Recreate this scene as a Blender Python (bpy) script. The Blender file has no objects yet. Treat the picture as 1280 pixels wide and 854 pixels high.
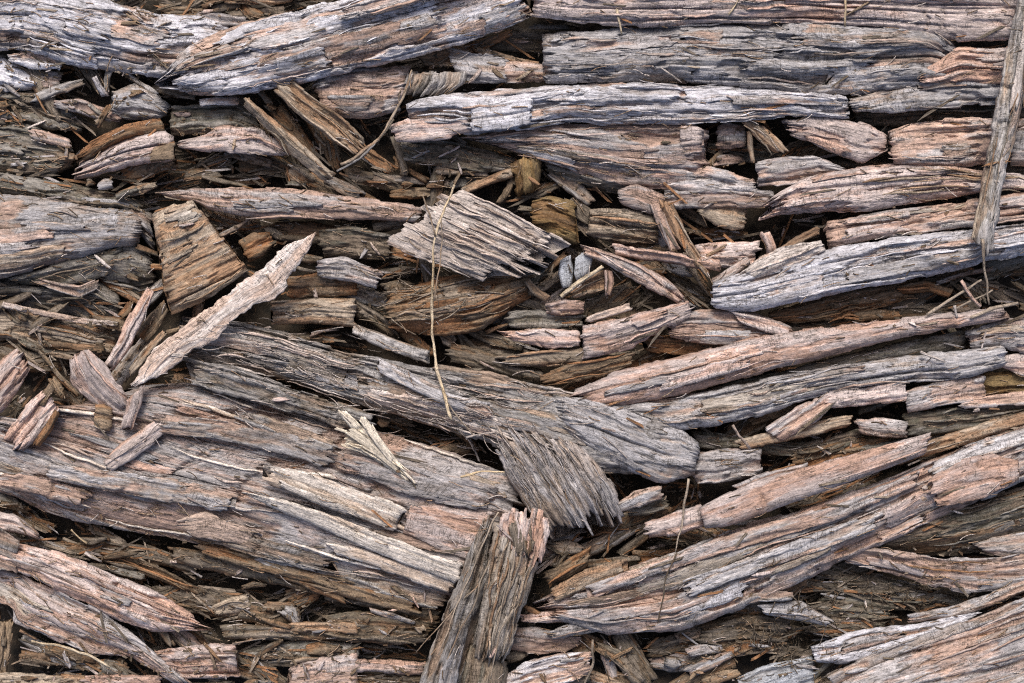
import bpy, math, time
import numpy as np
T0 = time.time()
# ------------------------------------------------------------------ camera, sky, sun, exposure
S = 0.0007                      # metres per photograph pixel at the ground
CW, CH = 1280.0, 854.0
HC = CW * S * 50.0 / 36.0       # camera height for a 50 mm lens
Z0 = 60.0                       # the heap's mean height (px): the scale plane
scene = bpy.context.scene
cam = bpy.data.cameras.new("camera"); cam.lens = 50; cam.sensor_width = 36
cam.clip_start = 0.02; cam.clip_end = 200
camo = bpy.data.objects.new("camera", cam); scene.collection.objects.link(camo)
camo.location = (0, 0, HC + Z0 * S)
scene.camera = camo
SUN_EL, SUN_AZ = 52.0, 8.0      # light comes from the top edge of the picture (+Y), a little from -X
world = bpy.data.worlds.new("World"); scene.world = world; world.use_nodes = True
wn = world.node_tree.nodes; bg = wn["Background"]
sky = wn.new("ShaderNodeTexSky"); sky.sky_type = 'NISHITA'; sky.sun_disc = False
sky.sun_elevation = math.radians(SUN_EL); sky.sun_rotation = math.radians(-SUN_AZ)
sky.air_density = 0.65; sky.dust_density = 5.0; sky.ozone_density = 1.0
world.node_tree.links.new(sky.outputs[0], bg.inputs[0]); bg.inputs[1].default_value = 0.085
sl = bpy.data.lights.new("sun", 'SUN'); sl.energy = 1.35; sl.angle = math.radians(20); sl.color = (1.0, 0.94, 0.86)
so = bpy.data.objects.new("sun", sl); scene.collection.objects.link(so)
so.rotation_euler = (-math.radians(90 - SUN_EL), 0, math.radians(SUN_AZ))
vs = scene.view_settings
vs.view_transform = 'Standard'; vs.look = 'None'; vs.gamma = 1.0; vs.use_curve_mapping = False
vs.exposure = 1.1
scene.cycles.use_denoising = False; scene.cycles.filter_width = 1.1
COL = scene.collection

# ------------------------------------------------------------------ noise
def _h(ix, iy, seed):
    h = (ix.astype(np.int64) * 374761393 + iy.astype(np.int64) * 668265263 + int(seed) * 1442695041) & 0xFFFFFFFF
    h = ((h ^ (h >> 13)) * 1274126177) & 0xFFFFFFFF
    h = ((h ^ (h >> 16)) * 2246822519) & 0xFFFFFFFF
    return ((h ^ (h >> 15)) & 0xFFFFFF) / float(0xFFFFFF)
def vn(x, y, seed=0):
    x = np.asarray(x, float); y = np.asarray(y, float) + 0 * x; x = x + 0 * y
    ix = np.floor(x); iy = np.floor(y); fx = x - ix; fy = y - iy
    fx = fx * fx * (3 - 2 * fx); fy = fy * fy * (3 - 2 * fy)
    a = _h(ix, iy, seed); b = _h(ix + 1, iy, seed); c = _h(ix, iy + 1, seed); d = _h(ix + 1, iy + 1, seed)
    return (a + (b - a) * fx) * (1 - fy) + (c + (d - c) * fx) * fy       # 0..1
def fbm(x, y, seed=0, o=3):
    r = 0; a = 1; t = 0
    for k in range(o):
        r = r + a * (vn(np.asarray(x) * 2 ** k, np.asarray(y) * 2 ** k, seed + 17 * k) - 0.5); t += a; a *= 0.5
    return r / t * 2                                                    # about -1..1
def step1(x, seed): return _h(np.floor(np.asarray(x, float)), np.zeros_like(np.asarray(x, float)), seed)

def to_world(px, py, z):
    """photograph pixel + height above ground (px units) -> metres"""
    k = (HC + (Z0 - z) * S) / HC * S
    return np.stack([(px - CW / 2) * k, (CH / 2 - py) * k, z * S], -1)

# ------------------------------------------------------------------ materials
def nd(nt, t, **kw):
    n = nt.nodes.new(t)
    for k, v in kw.items(): setattr(n, k, v)
    return n
def wood_material(name, old, mid, new, bias=0.5, grain=0.55, dirt=0.45, moss=0.2, var=0.25, checks=0.6, stain=(0.155, 0.12, 0.09), dirtcol=(0.05, 0.04, 0.028), mosscol=(0.075, 0.08, 0.05)):
    """weathered wood: old = silvered skin, mid, new = sound heartwood showing where the skin flaked off"""
    m = bpy.data.materials.new(name); m.use_nodes = True; nt = m.node_tree; L = nt.links.new
    bs = nt.nodes["Principled BSDF"]; bs.inputs["Roughness"].default_value = 0.82
    bs.inputs["Specular IOR Level"].default_value = 0.22
    uv = nd(nt, "ShaderNodeUVMap", uv_map="grain")
    def noise(sx, sy, detail=3, rough=0.55, dist=0.0, off=0.0):
        mp = nd(nt, "ShaderNodeMapping"); mp.inputs["Scale"].default_value = (sx, sy, 1); mp.inputs["Location"].default_value = (off, off * 1.7, off)
        L(uv.outputs[0], mp.inputs[0])
        n = nd(nt, "ShaderNodeTexNoise"); n.inputs["Scale"].default_value = 1.0
        n.inputs["Detail"].default_value = detail; n.inputs["Roughness"].default_value = rough; n.inputs["Distortion"].default_value = dist
        L(mp.outputs[0], n.inputs["Vector"]); return n.outputs["Fac"]
    def math_(op, a, b, clamp=False):
        n = nd(nt, "ShaderNodeMath", operation=op, use_clamp=clamp)
        for i, v in enumerate((a, b)):
            if isinstance(v, (int, float)): n.inputs[i].default_value = v
            else: L(v, n.inputs[i])
        return n.outputs[0]
    def rng(v, a, b, c=0.0, d=1.0):
        n = nd(nt, "ShaderNodeMapRange"); n.inputs[1].default_value = a; n.inputs[2].default_value = b
        n.inputs[3].default_value = c; n.inputs[4].default_value = d; L(v, n.inputs[0]); return n.outputs[0]
    def mix(f, a, b, mode='MIX'):
        n = nd(nt, "ShaderNodeMix", data_type='RGBA', blend_type=mode)
        for s_, v in ((0, f), (6, a), (7, b)):
            if isinstance(v, (int, float)): n.inputs[s_].default_value = v
            elif isinstance(v, tuple): n.inputs[s_].default_value = (*v, 1)
            else: L(v, n.inputs[s_])
        return n.outputs[2]
    oi = nd(nt, "ShaderNodeObjectInfo")
    at = nd(nt, "ShaderNodeAttribute", attribute_name="fresh")
    patch = noise(1.5, 3.4, 6, 0.65, 0.9)
    streak = noise(1.3, 14, 4, 0.65, 0.5, 3.1)
    fibre = noise(5.0, 52, 4, 0.65, 0.3, 7.7)
    fine = noise(16.0, 110, 2, 0.5, 0.0, 1.3)
    speck = noise(38, 55, 3, 0.65, 0.0, 9.2)
    blot = noise(2.2, 5.0, 4, 0.65, 0.8, 5.5)
    f = math_('ADD', math_('MULTIPLY', patch, 1.15), math_('MULTIPLY', streak, 0.5))
    f = math_('ADD', f, math_('MULTIPLY', at.outputs["Fac"], 0.42))
    f = math_('ADD', f, math_('MULTIPLY', math_('SUBTRACT', oi.outputs["Random"], 0.5), 0.40))
    f = rng(f, 1.12 - bias * 0.66, 1.52 - bias * 0.66)
    c1 = mix(rng(f, 0.0, 0.5), old, mid)
    c = mix(rng(f, 0.5, 1.0), c1, new)
    # fibre bands: pale and dark growth lines
    g = math_('ADD', math_('MULTIPLY', fibre, 0.65), math_('MULTIPLY', fine, 0.35))
    dark = rng(g, 0.30, 0.54, 1.0 - grain, 1.0 + 0.12)
    cd = nd(nt, "ShaderNodeCombineColor"); [L(dark, cd.inputs[i]) for i in range(3)]
    c = mix(1.0, c, cd.outputs[0], 'MULTIPLY')
    bl = rng(streak, 0.3, 0.7, 1 - var, 1 + var)
    cb = nd(nt, "ShaderNodeCombineColor"); [L(bl, cb.inputs[i]) for i in range(3)]
    c = mix(1.0, c, cb.outputs[0], 'MULTIPLY')
    c = mix(math_('MULTIPLY', rng(math_('ADD', math_('MULTIPLY', blot, 0.7), math_('MULTIPLY', speck, 0.3)), 0.49, 0.66), dirt, True), c, stain)
    blot2 = noise(1.4, 3.0, 5, 0.7, 0.5, 12.5)
    c = mix(math_('MULTIPLY', rng(math_('ADD', math_('MULTIPLY', blot2, 0.6), math_('MULTIPLY', speck, 0.4)), 0.53, 0.64), moss, True), c, mosscol)
    mott = noise(9, 30, 4, 0.7, 0.4, 15.1)
    sp = math_('MULTIPLY', rng(speck, 0.25, 0.75, 0.55, 1.45), rng(mott, 0.3, 0.7, 0.60, 1.38))
    cs = nd(nt, "ShaderNodeCombineColor"); [L(sp, cs.inputs[i]) for i in range(3)]
    c = mix(1.0, c, cs.outputs[0], 'MULTIPLY')
    br = rng(math_('FRACT', math_('MULTIPLY', oi.outputs["Random"], 7.31), 0.0), 0, 1, 0.76, 1.2)
    cr = nd(nt, "ShaderNodeCombineColor"); [L(br, cr.inputs[i]) for i in range(3)]
    c = mix(1.0, c, cr.outputs[0], 'MULTIPLY')
    # fine checks across the grain and pits
    ck = noise(22, 5, 2, 0.5, 0.6, 21.7); cm = noise(1.5, 6, 2, 0.5, 0.0, 23.3)
    ln = nd(nt, "ShaderNodeMath", operation='ABSOLUTE'); L(math_('SUBTRACT', ck, 0.5), ln.inputs[0])
    chk = math_('MULTIPLY', rng(ln.outputs[0], 0.004, 0.022, 1.0, 0.0), rng(cm, 0.50, 0.60), True)
    pit = rng(speck, 0.62, 0.70)
    gl = noise(2.2, 17, 3, 0.6, 0.5, 31.7); gm = noise(2.0, 5, 3, 0.6, 0.3, 33.1)
    gn = nd(nt, "ShaderNodeMath", operation='ABSOLUTE'); L(math_('SUBTRACT', gl, 0.5), gn.inputs[0])
    gck = math_('MULTIPLY', rng(gn.outputs[0], 0.003, 0.016, 1.0, 0.0), rng(gm, 0.46, 0.56), True)
    c = mix(math_('MULTIPLY', chk, checks, True), c, dirtcol)
    c = mix(math_('MULTIPLY', pit, 0.6, True), c, dirtcol)
    c = mix(math_('MULTIPLY', gck, 0.65, True), c, dirtcol)
    L(c, bs.inputs["Base Color"])
    hgt = math_('ADD', math_('ADD', math_('MULTIPLY', fibre, 0.9), math_('MULTIPLY', fine, 0.4)), math_('MULTIPLY', speck, 0.6))
    hgt = math_('SUBTRACT', math_('SUBTRACT', hgt, math_('MULTIPLY', chk, 0.5)), math_('MULTIPLY', gck, 0.9))
    bp = nd(nt, "ShaderNodeBump"); bp.inputs["Strength"].default_value = 0.9; bp.inputs["Distance"].default_value = 0.00065
    L(hgt, bp.inputs["Height"]); L(bp.outputs[0], bs.inputs["Normal"])
    return m
M = {}
def mk(k, name, *a, **kw): M[k] = wood_material(name, *a, **kw)
mk('white', "silvered_wood", (0.52, 0.515, 0.555), (0.43, 0.40, 0.40), (0.40, 0.285, 0.23), bias=0.30, grain=0.5)
mk('grey', "grey_weathered_wood", (0.34, 0.33, 0.34), (0.30, 0.26, 0.235), (0.335, 0.24, 0.195), bias=0.40, grain=0.55)
mk('pinkgrey', "pink_grey_wood", (0.335, 0.315, 0.315), (0.355, 0.28, 0.25), (0.365, 0.255, 0.205), bias=0.53, grain=0.5)
mk('pink', "pink_heartwood", (0.43, 0.365, 0.345), (0.455, 0.335, 0.29), (0.41, 0.27, 0.21), bias=0.5, grain=0.36, moss=0.12, dirt=.3)
mk('tan', "tan_wood", (0.31, 0.255, 0.20), (0.275, 0.20, 0.14), (0.29, 0.18, 0.11), bias=0.5, grain=0.6)
mk('drift', "brown_grey_frayed_wood", (0.37, 0.33, 0.29), (0.31, 0.255, 0.205), (0.34, 0.25, 0.185), bias=0.5, grain=0.7, dirt=.5)
mk('orange', "orange_brown_wood", (0.21, 0.155, 0.105), (0.205, 0.125, 0.07), (0.25, 0.125, 0.06), bias=0.5, grain=0.65)
mk('ochre', "ochre_rotten_wood", (0.23, 0.16, 0.075), (0.21, 0.13, 0.055), (0.17, 0.095, 0.04), bias=0.5, grain=0.6, dirt=.5)
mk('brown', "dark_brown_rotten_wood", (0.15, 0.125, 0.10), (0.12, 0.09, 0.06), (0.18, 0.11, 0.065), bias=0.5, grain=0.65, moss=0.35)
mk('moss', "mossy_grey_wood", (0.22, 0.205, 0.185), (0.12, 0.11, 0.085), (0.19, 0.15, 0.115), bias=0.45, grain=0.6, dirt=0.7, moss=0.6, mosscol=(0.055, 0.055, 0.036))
mk('fibre', "stringy_grey_brown_wood", (0.32, 0.305, 0.30), (0.255, 0.22, 0.19), (0.29, 0.215, 0.165), bias=0.5, grain=0.72, moss=0.35)
mk('knot', "hairy_grey_knot_wood", (0.30, 0.285, 0.29), (0.27, 0.24, 0.225), (0.25, 0.20, 0.165), bias=0.4, grain=0.8, dirt=.3)
mk('pale', "pale_bleached_wood", (0.48, 0.43, 0.40), (0.455, 0.375, 0.33), (0.40, 0.305, 0.25), bias=0.45, grain=0.5, dirt=0.25, moss=0.05)
mk('straw', "straw_coloured_wood", (0.52, 0.43, 0.31), (0.44, 0.34, 0.215), (0.34, 0.24, 0.14), bias=0.45, grain=0.55, dirt=0.25, moss=0.0)
mk('beige', "beige_torn_wood", (0.46, 0.405, 0.37), (0.43, 0.36, 0.315), (0.37, 0.285, 0.235), bias=0.42, grain=0.5, dirt=.2, moss=.03, checks=.1)
mk('cream', "cream_fresh_splinter_wood", (0.60, 0.53, 0.43), (0.53, 0.44, 0.33), (0.42, 0.31, 0.20), bias=0.4, grain=0.5, dirt=.15, moss=0, checks=0)
mk('bone', "bleached_splinter_wood", (0.62, 0.56, 0.50), (0.57, 0.49, 0.42), (0.48, 0.38, 0.30), bias=0.35, grain=0.5, dirt=.12, moss=.02, checks=.1)
mk('blue', "blue_grey_wood", (0.38, 0.40, 0.435), (0.33, 0.34, 0.36), (0.28, 0.26, 0.25), bias=0.4, grain=0.5, dirt=.5)

# ------------------------------------------------------------------ meshes
def make_mesh(name, V, F4, UV, FR, F_extra=(), mat=None, smooth=True):
    nv = len(V); me = bpy.data.meshes.new(name)
    F4 = np.asarray(F4, np.int32).reshape(-1, 4)
    loops = F4.ravel(); starts = np.arange(len(F4)) * 4
    if len(F_extra):
        st = []; ll = [loops]; pos = len(loops)
        for f in F_extra: st.append(pos); ll.append(np.asarray(f, np.int32)); pos += len(f)
        loops = np.concatenate(ll); starts = np.concatenate([starts, st])
    me.vertices.add(nv); me.loops.add(len(loops)); me.polygons.add(len(starts))
    me.vertices.foreach_set("co", np.asarray(V, np.float32).ravel())
    me.loops.foreach_set("vertex_index", loops.astype(np.int32))
    me.polygons.foreach_set("loop_start", starts.astype(np.int32))
    me.polygons.foreach_set("use_smooth", np.full(len(starts), smooth))
    if UV is not None:
        ul = me.uv_layers.new(name="grain")
        ul.data.foreach_set("uv", np.asarray(UV, np.float32)[loops].ravel())
    if FR is not None:
        at = me.attributes.new("fresh", 'FLOAT', 'POINT'); at.data.foreach_set("value", np.asarray(FR, np.float32))
    if mat: me.materials.append(mat)
    me.update(calc_edges=True); me.validate()
    return me

def poly(s, off=(0, 0), k=1.0):
    if isinstance(s, str): s = [tuple(map(float, p.split(','))) for p in s.split()]
    return np.array([(off[0] + x * k, off[1] + y * k) for x, y in s])
def resample(P, n):
    d = np.r_[0, np.cumsum(np.hypot(*np.diff(P, axis=0).T))]
    t = np.linspace(0, d[-1], n)
    Q = np.stack([np.interp(t, d, P[:, 0]), np.interp(t, d, P[:, 1])], -1)
    k = max(1, n // (len(P) * 5))
    if k > 1:                                                # round the corners of the traced line a little
        pad = np.concatenate([2 * Q[:1] - Q[k:0:-1], Q, 2 * Q[-1:] - Q[-2:-k - 2:-1]])
        w = np.ones(2 * k + 1) / (2 * k + 1)
        Q = np.stack([np.convolve(pad[:, i], w, 'valid') for i in (0, 1)], -1)
    return Q, d[-1]

HM = np.zeros((854 + 400, 1280 + 400), np.float32)           # height map with a margin of 200 px
FLOW = np.full(HM.shape, np.nan, np.float32)                 # grain direction
def rasterise(X, Y, Z):
    """splat a grid of surface points into the height map"""
    for fx, fy in ((0, 0), (.5, 0), (0, .5), (.5, .5)):
        x = X[:-1, :-1] * (1 - fx) * (1 - fy) + X[1:, :-1] * fx * (1 - fy) + X[:-1, 1:] * (1 - fx) * fy + X[1:, 1:] * fx * fy
        y = Y[:-1, :-1] * (1 - fx) * (1 - fy) + Y[1:, :-1] * fx * (1 - fy) + Y[:-1, 1:] * (1 - fx) * fy + Y[1:, 1:] * fx * fy
        ang = np.arctan2(Y[1:, :-1] - Y[:-1, :-1], X[1:, :-1] - X[:-1, :-1])
        ix = np.round(x + 200).astype(int).ravel(); iy = np.round(y + 200).astype(int).ravel()
        ok = (ix >= 0) & (iy >= 0) & (ix < HM.shape[1] - 1) & (iy < HM.shape[0] - 1)
        for dx, dy in ((0, 0), (1, 0), (0, 1), (1, 1)):
            np.maximum.at(HM, (iy[ok] + dy, ix[ok] + dx), Z[:-1, :-1].ravel()[ok])
            FLOW[iy[ok] + dy, ix[ok] + dx] = ang.ravel()[ok]

class Shard: pass
def shard(A, B, z=(60, 60), th=20, prof='slab', seed=1, jag=(8, 8), rough=1.0, plates=1.0, cracks=1.0, edge=1.0, tilt=0.0, du=2.8, dv=1.15, drop=None, bow=0.0, cross=1.0, cw=1.0, zsurf=None, grow=2.2):
    """a splintered piece of wood between two traced edges A and B; the grain runs along them"""
    rs = np.random.RandomState(seed)
    n0 = 200
    sm = rs.uniform(.3, 1.0); rough = rough * (.45 + .55 * sm); cracks = cracks * (.25 + .75 * sm * rs.uniform(.4, 1)); band = .35 + .65 * rs.rand()
    QA, la = resample(A, n0); QB, lb = resample(B, n0)
    L = (la + lb) / 2; Wd = np.hypot(*(QB - QA).T); W = float(np.percentile(Wd, 75))
    nu = int(np.clip(L / du, 8, 330)); nv = int(np.clip(W / dv, 6, 150))
    v = np.linspace(0, 1, nv)[None, :]; u = np.linspace(0, 1, nu)[:, None]
    tpx = v * W
    fw = 2.0 + 0.012 * W
    def ends(j, sd):
        e = 0.45 * step1(tpx / fw, sd) + 0.35 * step1(tpx / (fw * 3.1), sd + 1) + 0.5 * (vn(tpx / (fw * 7), 0 * tpx, sd + 2))
        sp = (step1(tpx / fw, sd + 5) > 0.86) * -0.6
        return j * (e - 0.25 + sp)
    e0 = ends(jag[0], seed * 7 + 1); e1 = ends(jag[1], seed * 7 + 3)
    s = e0 + (L - e0 - e1) * u                                # px along
    f = np.clip(s / L, -0.1, 1.1) * (n0 - 1)
    i0 = np.clip(np.floor(f), 0, n0 - 2).astype(int); fr = f - i0
    def ev(Q): return Q[i0] + (Q[i0 + 1] - Q[i0]) * fr[..., None]
    PA, PB = ev(QA), ev(QB)
    edge = edge * min(1.0, .35 + W / 40)
    ea = edge * (1.5 * fbm(s / 60, 0 * s + 3, seed + 21) + 1.1 * fbm(s / 8, 0 * s + 5, seed + 22) + 0.9 * np.round(step1(s / 23 + .3 * fbm(s / 9, 0 * s, seed), seed + 25) * 3) - 1.2)
    eb = edge * (1.5 * fbm(s / 60, 0 * s + 9, seed + 23) + 1.1 * fbm(s / 8, 0 * s + 7, seed + 24) + 0.9 * np.round(step1(s / 23 + .3 * fbm(s / 9, 0 * s + 2, seed), seed + 26) * 3) - 1.2)
    grow = min(grow, max(0.05 * W, 0.0))
    lw = np.maximum(np.hypot(*np.moveaxis(PB - PA, -1, 0)), 2.0)
    va = np.clip((ea - grow) / lw, -.3, .3); vb = np.clip((eb - grow) / lw, -.3, .3)
    vv = va + (1 - va - vb) * v
    P = PA + (PB - PA) * vv[..., None]
    t = (vv - 0.5) * lw
    # ---- height
    z0, z1 = z if isinstance(z, tuple) else (z, z)
    un = np.clip(s / L, 0, 1)
    zc = z0 + (z1 - z0) * un + bow * (1 - (2 * un - 1) ** 2)
    if zsurf is not None:
        gi = np.clip(un, 0, 1) * (zsurf.shape[0] - 1); gj = np.clip(vv, 0, 1) * (zsurf.shape[1] - 1)
        a0 = np.minimum(np.floor(gi).astype(int), zsurf.shape[0] - 2); b0 = np.minimum(np.floor(gj).astype(int), zsurf.shape[1] - 2); ga = gi - a0; gb = gj - b0
        zc = zc + zsurf[a0, b0] * (1 - ga) * (1 - gb) + zsurf[a0 + 1, b0] * ga * (1 - gb) + zsurf[a0, b0 + 1] * (1 - ga) * gb + zsurf[a0 + 1, b0 + 1] * ga * gb
    c = 2 * v - 1
    if drop is None: drop = {'slab': 0.30, 'round': 0.75, 'lean': 0.8, 'ridge': 0.8, 'blade': 0.5}[prof] * th
    if prof == 'slab': h = -np.abs(c) ** 5
    elif prof == 'round': h = -.75 * (1 - np.sqrt(np.clip(1 - np.abs(c) ** 3.2, 0, 1)))
    elif prof == 'lean': h = -(v ** 2.0) * 0.8 - np.clip(-c, 0, 1) ** 6 * 0.3
    elif prof == 'ridge': h = -np.abs(c + 0.35) ** 1.4 / 1.6
    else: h = -np.abs(c) ** 2
    zz = zc + h * drop - tilt * (v - 0.5)
    sw = s + 9 * step1(tpx / 3.0, seed + 31) + 0 * s
    r = rough
    mac = r * min(4.5, 1.0 + W * 0.04) * fbm(s / 75, t / (W * 0.5 + 9), seed + 41)
    rid = r * (0.9 * fbm(s / 140, t / 9, seed + 42, 3) + 1.0 * fbm(s / 45, t / 2.6, seed + 43, 2) + 0.7 * fbm(s / 8, t / 4, seed + 46, 2))
    zz = zz + mac + rid * min(1.0, 0.35 + W / 40)
    # plates: skin flaked off in splintery-ended layers
    fresh = np.zeros_like(zz)
    if plates > 0:
        wp = t + 3 * fbm(s / 30, t / 20, seed + 50)
        p1 = vn(sw / 80 + 0.25 * step1(tpx / 4.5, seed + 51), wp / max(9, W * 0.30), seed + 52)
        p2 = vn(sw / 42 + 0.35 * step1(tpx / 3.2, seed + 53), wp / max(6, W * 0.16), seed + 54)
        k1 = np.clip((p1 - 0.60) * 30, 0, 1); k2 = np.clip((p2 - 0.66) * 30, 0, 1)
        hp = plates * min(6.5, 1.6 + th * 0.13)
        zz = zz - hp * k1 - 0.7 * hp * k2
        fresh = np.clip(0.65 * k1 + 0.45 * k2, 0, 1)
        # bands of fibre, each snapped along its length into blocks of slightly different height
        for q, (bw, bl, bh) in enumerate(((14, 150, 1.2), (6, 60, .65))):
            bw = max(4.0, min(bw, W / 3))
            tb = t + 3.5 * fbm(s / 220, t / 60, seed + 300 + q) + 0.8 * fbm(s / 12, t / 9, seed + 310 + q)
            bi = np.floor(tb / bw + 0.37)
            jt = step1(bi, seed + 320 + q)
            sb = s + 5 * step1(tpx / 2.2, seed + 330 + q) + 3 * fbm(t / 5, s / 40, seed + 335 + q)
            ci = np.floor(sb / (bl * (0.5 + jt)) + jt * 7)
            rv = _h(bi, ci, seed + 340 + q); rv2 = _h(bi, ci, seed + 350 + q)
            zz = zz + band * plates * bh * min(1.0, th / 16) * (rv - 0.5) * 2.4
            fresh = fresh + (rv2 - 0.5) * (0.75 if q == 0 else 0.5)
    # long splits
    if cracks > 0:
        for k in range(int(cracks * (1 + L * W / 6500))):
            tc = rs.uniform(-.46, .46) * W; sc_ = rs.uniform(0, L); ll = rs.uniform(25, 60 + L * .28); w = cw * rs.uniform(0.7, 1.9); dp = rs.uniform(3, 11) * min(1, th / 20)
            line = tc + (1.2 + W * 0.02) * fbm(s / 110, 0 * s + k, seed + 60 + k) + .5 * fbm(s / 14, 0 * s + k, seed + 61 + k)
            zz = zz - dp * np.exp(-((t - line) / w) ** 2) * np.clip(1.2 - np.abs(s - sc_) / ll, 0, 1) ** .5
        for k in range(int(cross * rs.poisson(L * W / 9000 + 0.2))):
            sc_ = rs.uniform(.08, .92) * L; tc = rs.uniform(-.5, .5) * W; wt = rs.uniform(4, 12 + W * .2); dp = rs.uniform(2, 6)
            line = sc_ + 5 * fbm(t / 8, 0 * t + k, seed + 90 + k)
            zz = zz - dp * np.exp(-((s - line) / 2.2) ** 2) * np.clip(1.3 - np.abs(t - tc) / wt, 0, 1)
    # splintered tips thin out
    tip0 = np.clip((s - e0) / (6 + jag[0]), 0, 1); tip1 = np.clip((L - e1 - s) / (6 + jag[1]), 0, 1)
    zz = zz - (1 - tip0) ** 2 * th * 0.22 - (1 - tip1) ** 2 * th * 0.22
    X, Y = P[..., 0], P[..., 1]
    rasterise(X, Y, zz)
    W3 = to_world(X, Y, zz)
    uvo = rs.uniform(0, 60, 2)
    UVt = np.stack([s / 100 + uvo[0], t / 100 + uvo[1]], -1)
    # ---- sides and underside
    idx = np.arange(nu * nv).reshape(nu, nv)
    F = [np.stack([idx[:-1, :-1], idx[1:, :-1], idx[1:, 1:], idx[:-1, 1:]], -1).reshape(-1, 4)]
    loop = np.r_[idx[0, :-1], idx[:-1, -1], idx[-1, :0:-1], idx[:0:-1, 0]]
    nl = len(loop)
    lx, ly, lz = X.ravel()[loop], Y.ravel()[loop], zz.ravel()[loop]
    cx, cy = ((PA + PB) / 2)[..., 0].ravel()[loop], ((PA + PB) / 2)[..., 1].ravel()[loop]
    zb = np.minimum((zc + 0 * v - tilt * (v - .5)).ravel()[loop] - th, lz - min(2.0, th * .4))
    Vs = [W3.reshape(-1, 3)]; Us = [UVt.reshape(-1, 2)]; Fr = [fresh.ravel()]
    prev = loop; base = nu * nv
    lu = UVt.reshape(-1, 2)[loop]
    sgn = np.where(lu[:, 1] > uvo[1], 1, -1)
    for q, fq in enumerate((0.25, 0.55, 1.0)):
        ins = (0.5 + 3.2 * vn(lu[:, 0] * 12, lu[:, 1] * 40 + q * 3.3, seed + 70 + q)) * (1 if q < 2 else 2.0)
        dx, dy = cx - lx, cy - ly; dd = np.maximum(np.hypot(dx, dy), 1e-3); ins = np.minimum(ins, dd * 0.35)
        qx, qy, qz = lx + dx / dd * ins, ly + dy / dd * ins, lz + (zb - lz) * fq
        Vs.append(to_world(qx, qy, qz)); Us.append(np.stack([lu[:, 0], lu[:, 1] + sgn * (lz - qz) / 100], -1)); Fr.append(np.full(nl, 0.45))
        cur = base + np.arange(nl); base += nl
        F.append(np.stack([prev, np.roll(prev, -1), np.roll(cur, -1), cur], -1)); prev = cur
    # bottom: stitch side B to side A
    a0 = nv - 1; b0 = a0 + nu - 1; c0 = b0 + nv - 1
    sideB = prev[a0:b0 + 1]; sideA = np.r_[prev[0], prev[c0:][::-1]]
    F.append(np.stack([sideA[:-1], sideB[:-1], sideB[1:], sideA[1:]], -1))
    extra = [list(prev[0:a0 + 1][::-1]), list(prev[b0:c0 + 1][::-1])]
    o = Shard()
    o.V = np.concatenate(Vs); o.F = np.concatenate(F); o.UV = np.concatenate(Us); o.FR = np.concatenate(Fr); o.extra = extra
    o.X, o.Y, o.Z, o.L, o.W, o.nu, o.nv = X, Y, zz, L, W, nu, nv
    return o

def link(name, me, origin=None, parent=None):
    ob = bpy.data.objects.new(name, me); COL.objects.link(ob)
    if parent is not None: ob.parent = parent
    return ob
def recentre(V):
    c = V.mean(0); c[2] = V[:, 2].min(); return V - c, c

SEED = [100]; LAST = [None]
FLK = dict(white=('white', 'white', 'grey', 'pinkgrey'), grey=('grey', 'grey', 'pinkgrey', 'drift'), pinkgrey=('pinkgrey', 'grey', 'pink', 'drift'), pink=('pink', 'pink', 'pinkgrey'), fibre=('fibre', 'grey', 'drift', 'pale'), moss=('moss', 'brown', 'grey'), orange=('orange', 'tan'), tan=('tan', 'drift', 'orange'))
def splinters_on(o, parent, pc, n, mat, seed, lo=35, hi=130, wlo=1.6, whi=4.2):
    """thin lifted fibres of the same wood, parts of the piece they peel from"""
    rs = np.random.RandomState(seed)
    for k in range(n):
        ln = rs.uniform(lo, hi); ni = int(np.clip(ln / o.L * o.nu, 4, o.nu - 2))
        if o.nu - ni - 1 < 1: continue
        i = rs.randint(0, o.nu - ni); j = rs.randint(1, o.nv - 1)
        w = rs.uniform(wlo, whi)
        ii = np.linspace(i, i + ni - 1, max(5, ni // 2)).astype(int)
        x, y = o.X[ii, j], o.Y[ii, j]; zs = o.Z[ii, max(0, j - 2):j + 3].max(1)
        kk = np.ones(3) / 3; zs = np.maximum(np.convolve(np.pad(zs, 1, 'edge'), kk, 'valid'), zs - 1)
        tt = np.linspace(0, 1, len(ii)); lift = rs.uniform(1.0, 3.0) + rs.uniform(0, 9) * (tt if rs.rand() < .5 else 1 - tt) ** 2
        dx, dy = np.gradient(x), np.gradient(y); d = np.maximum(np.hypot(dx, dy), 1e-4); nx, ny = -dy / d, dx / d
        sway = rs.uniform(-5, 5) * (tt - .5) ** 2 * 4 + rs.uniform(-4, 4) * (tt - .5)
        x = x + nx * sway; y = y + ny * sway
        wd = w * np.sin(np.pi * np.clip(tt * .9 + .05, 0, 1)) ** .6
        V = []
        for a, hh in ((-.5, -0.4), (-.2, .5), (.25, .6), (.5, -0.4), (0, -1.6)):
            V.append(to_world(x + nx * wd * a, y + ny * wd * a, zs + lift + hh * wd * .5))
        V = np.stack(V, 1); m = len(ii)
        idx = np.arange(m * 5).reshape(m, 5); nx_ = np.roll(idx, -1, 1)
        F = np.stack([idx[:-1], idx[1:], nx_[1:], nx_[:-1]], -1).reshape(-1, 4)
        uo = rs.uniform(0, 60, 2)
        UV = np.stack([np.repeat(tt[:, None], 5, 1) * ln / 100 + uo[0], np.tile(np.arange(5) * .012, (m, 1)) + uo[1]], -1).reshape(-1, 2)
        me = make_mesh("splinter", V.reshape(-1, 3) - pc, F, UV, np.full(m * 5, rs.uniform(0, .8)), [list(idx[0]), list(idx[-1][::-1])], mat)
        link("splinter", me, parent=parent)

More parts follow.
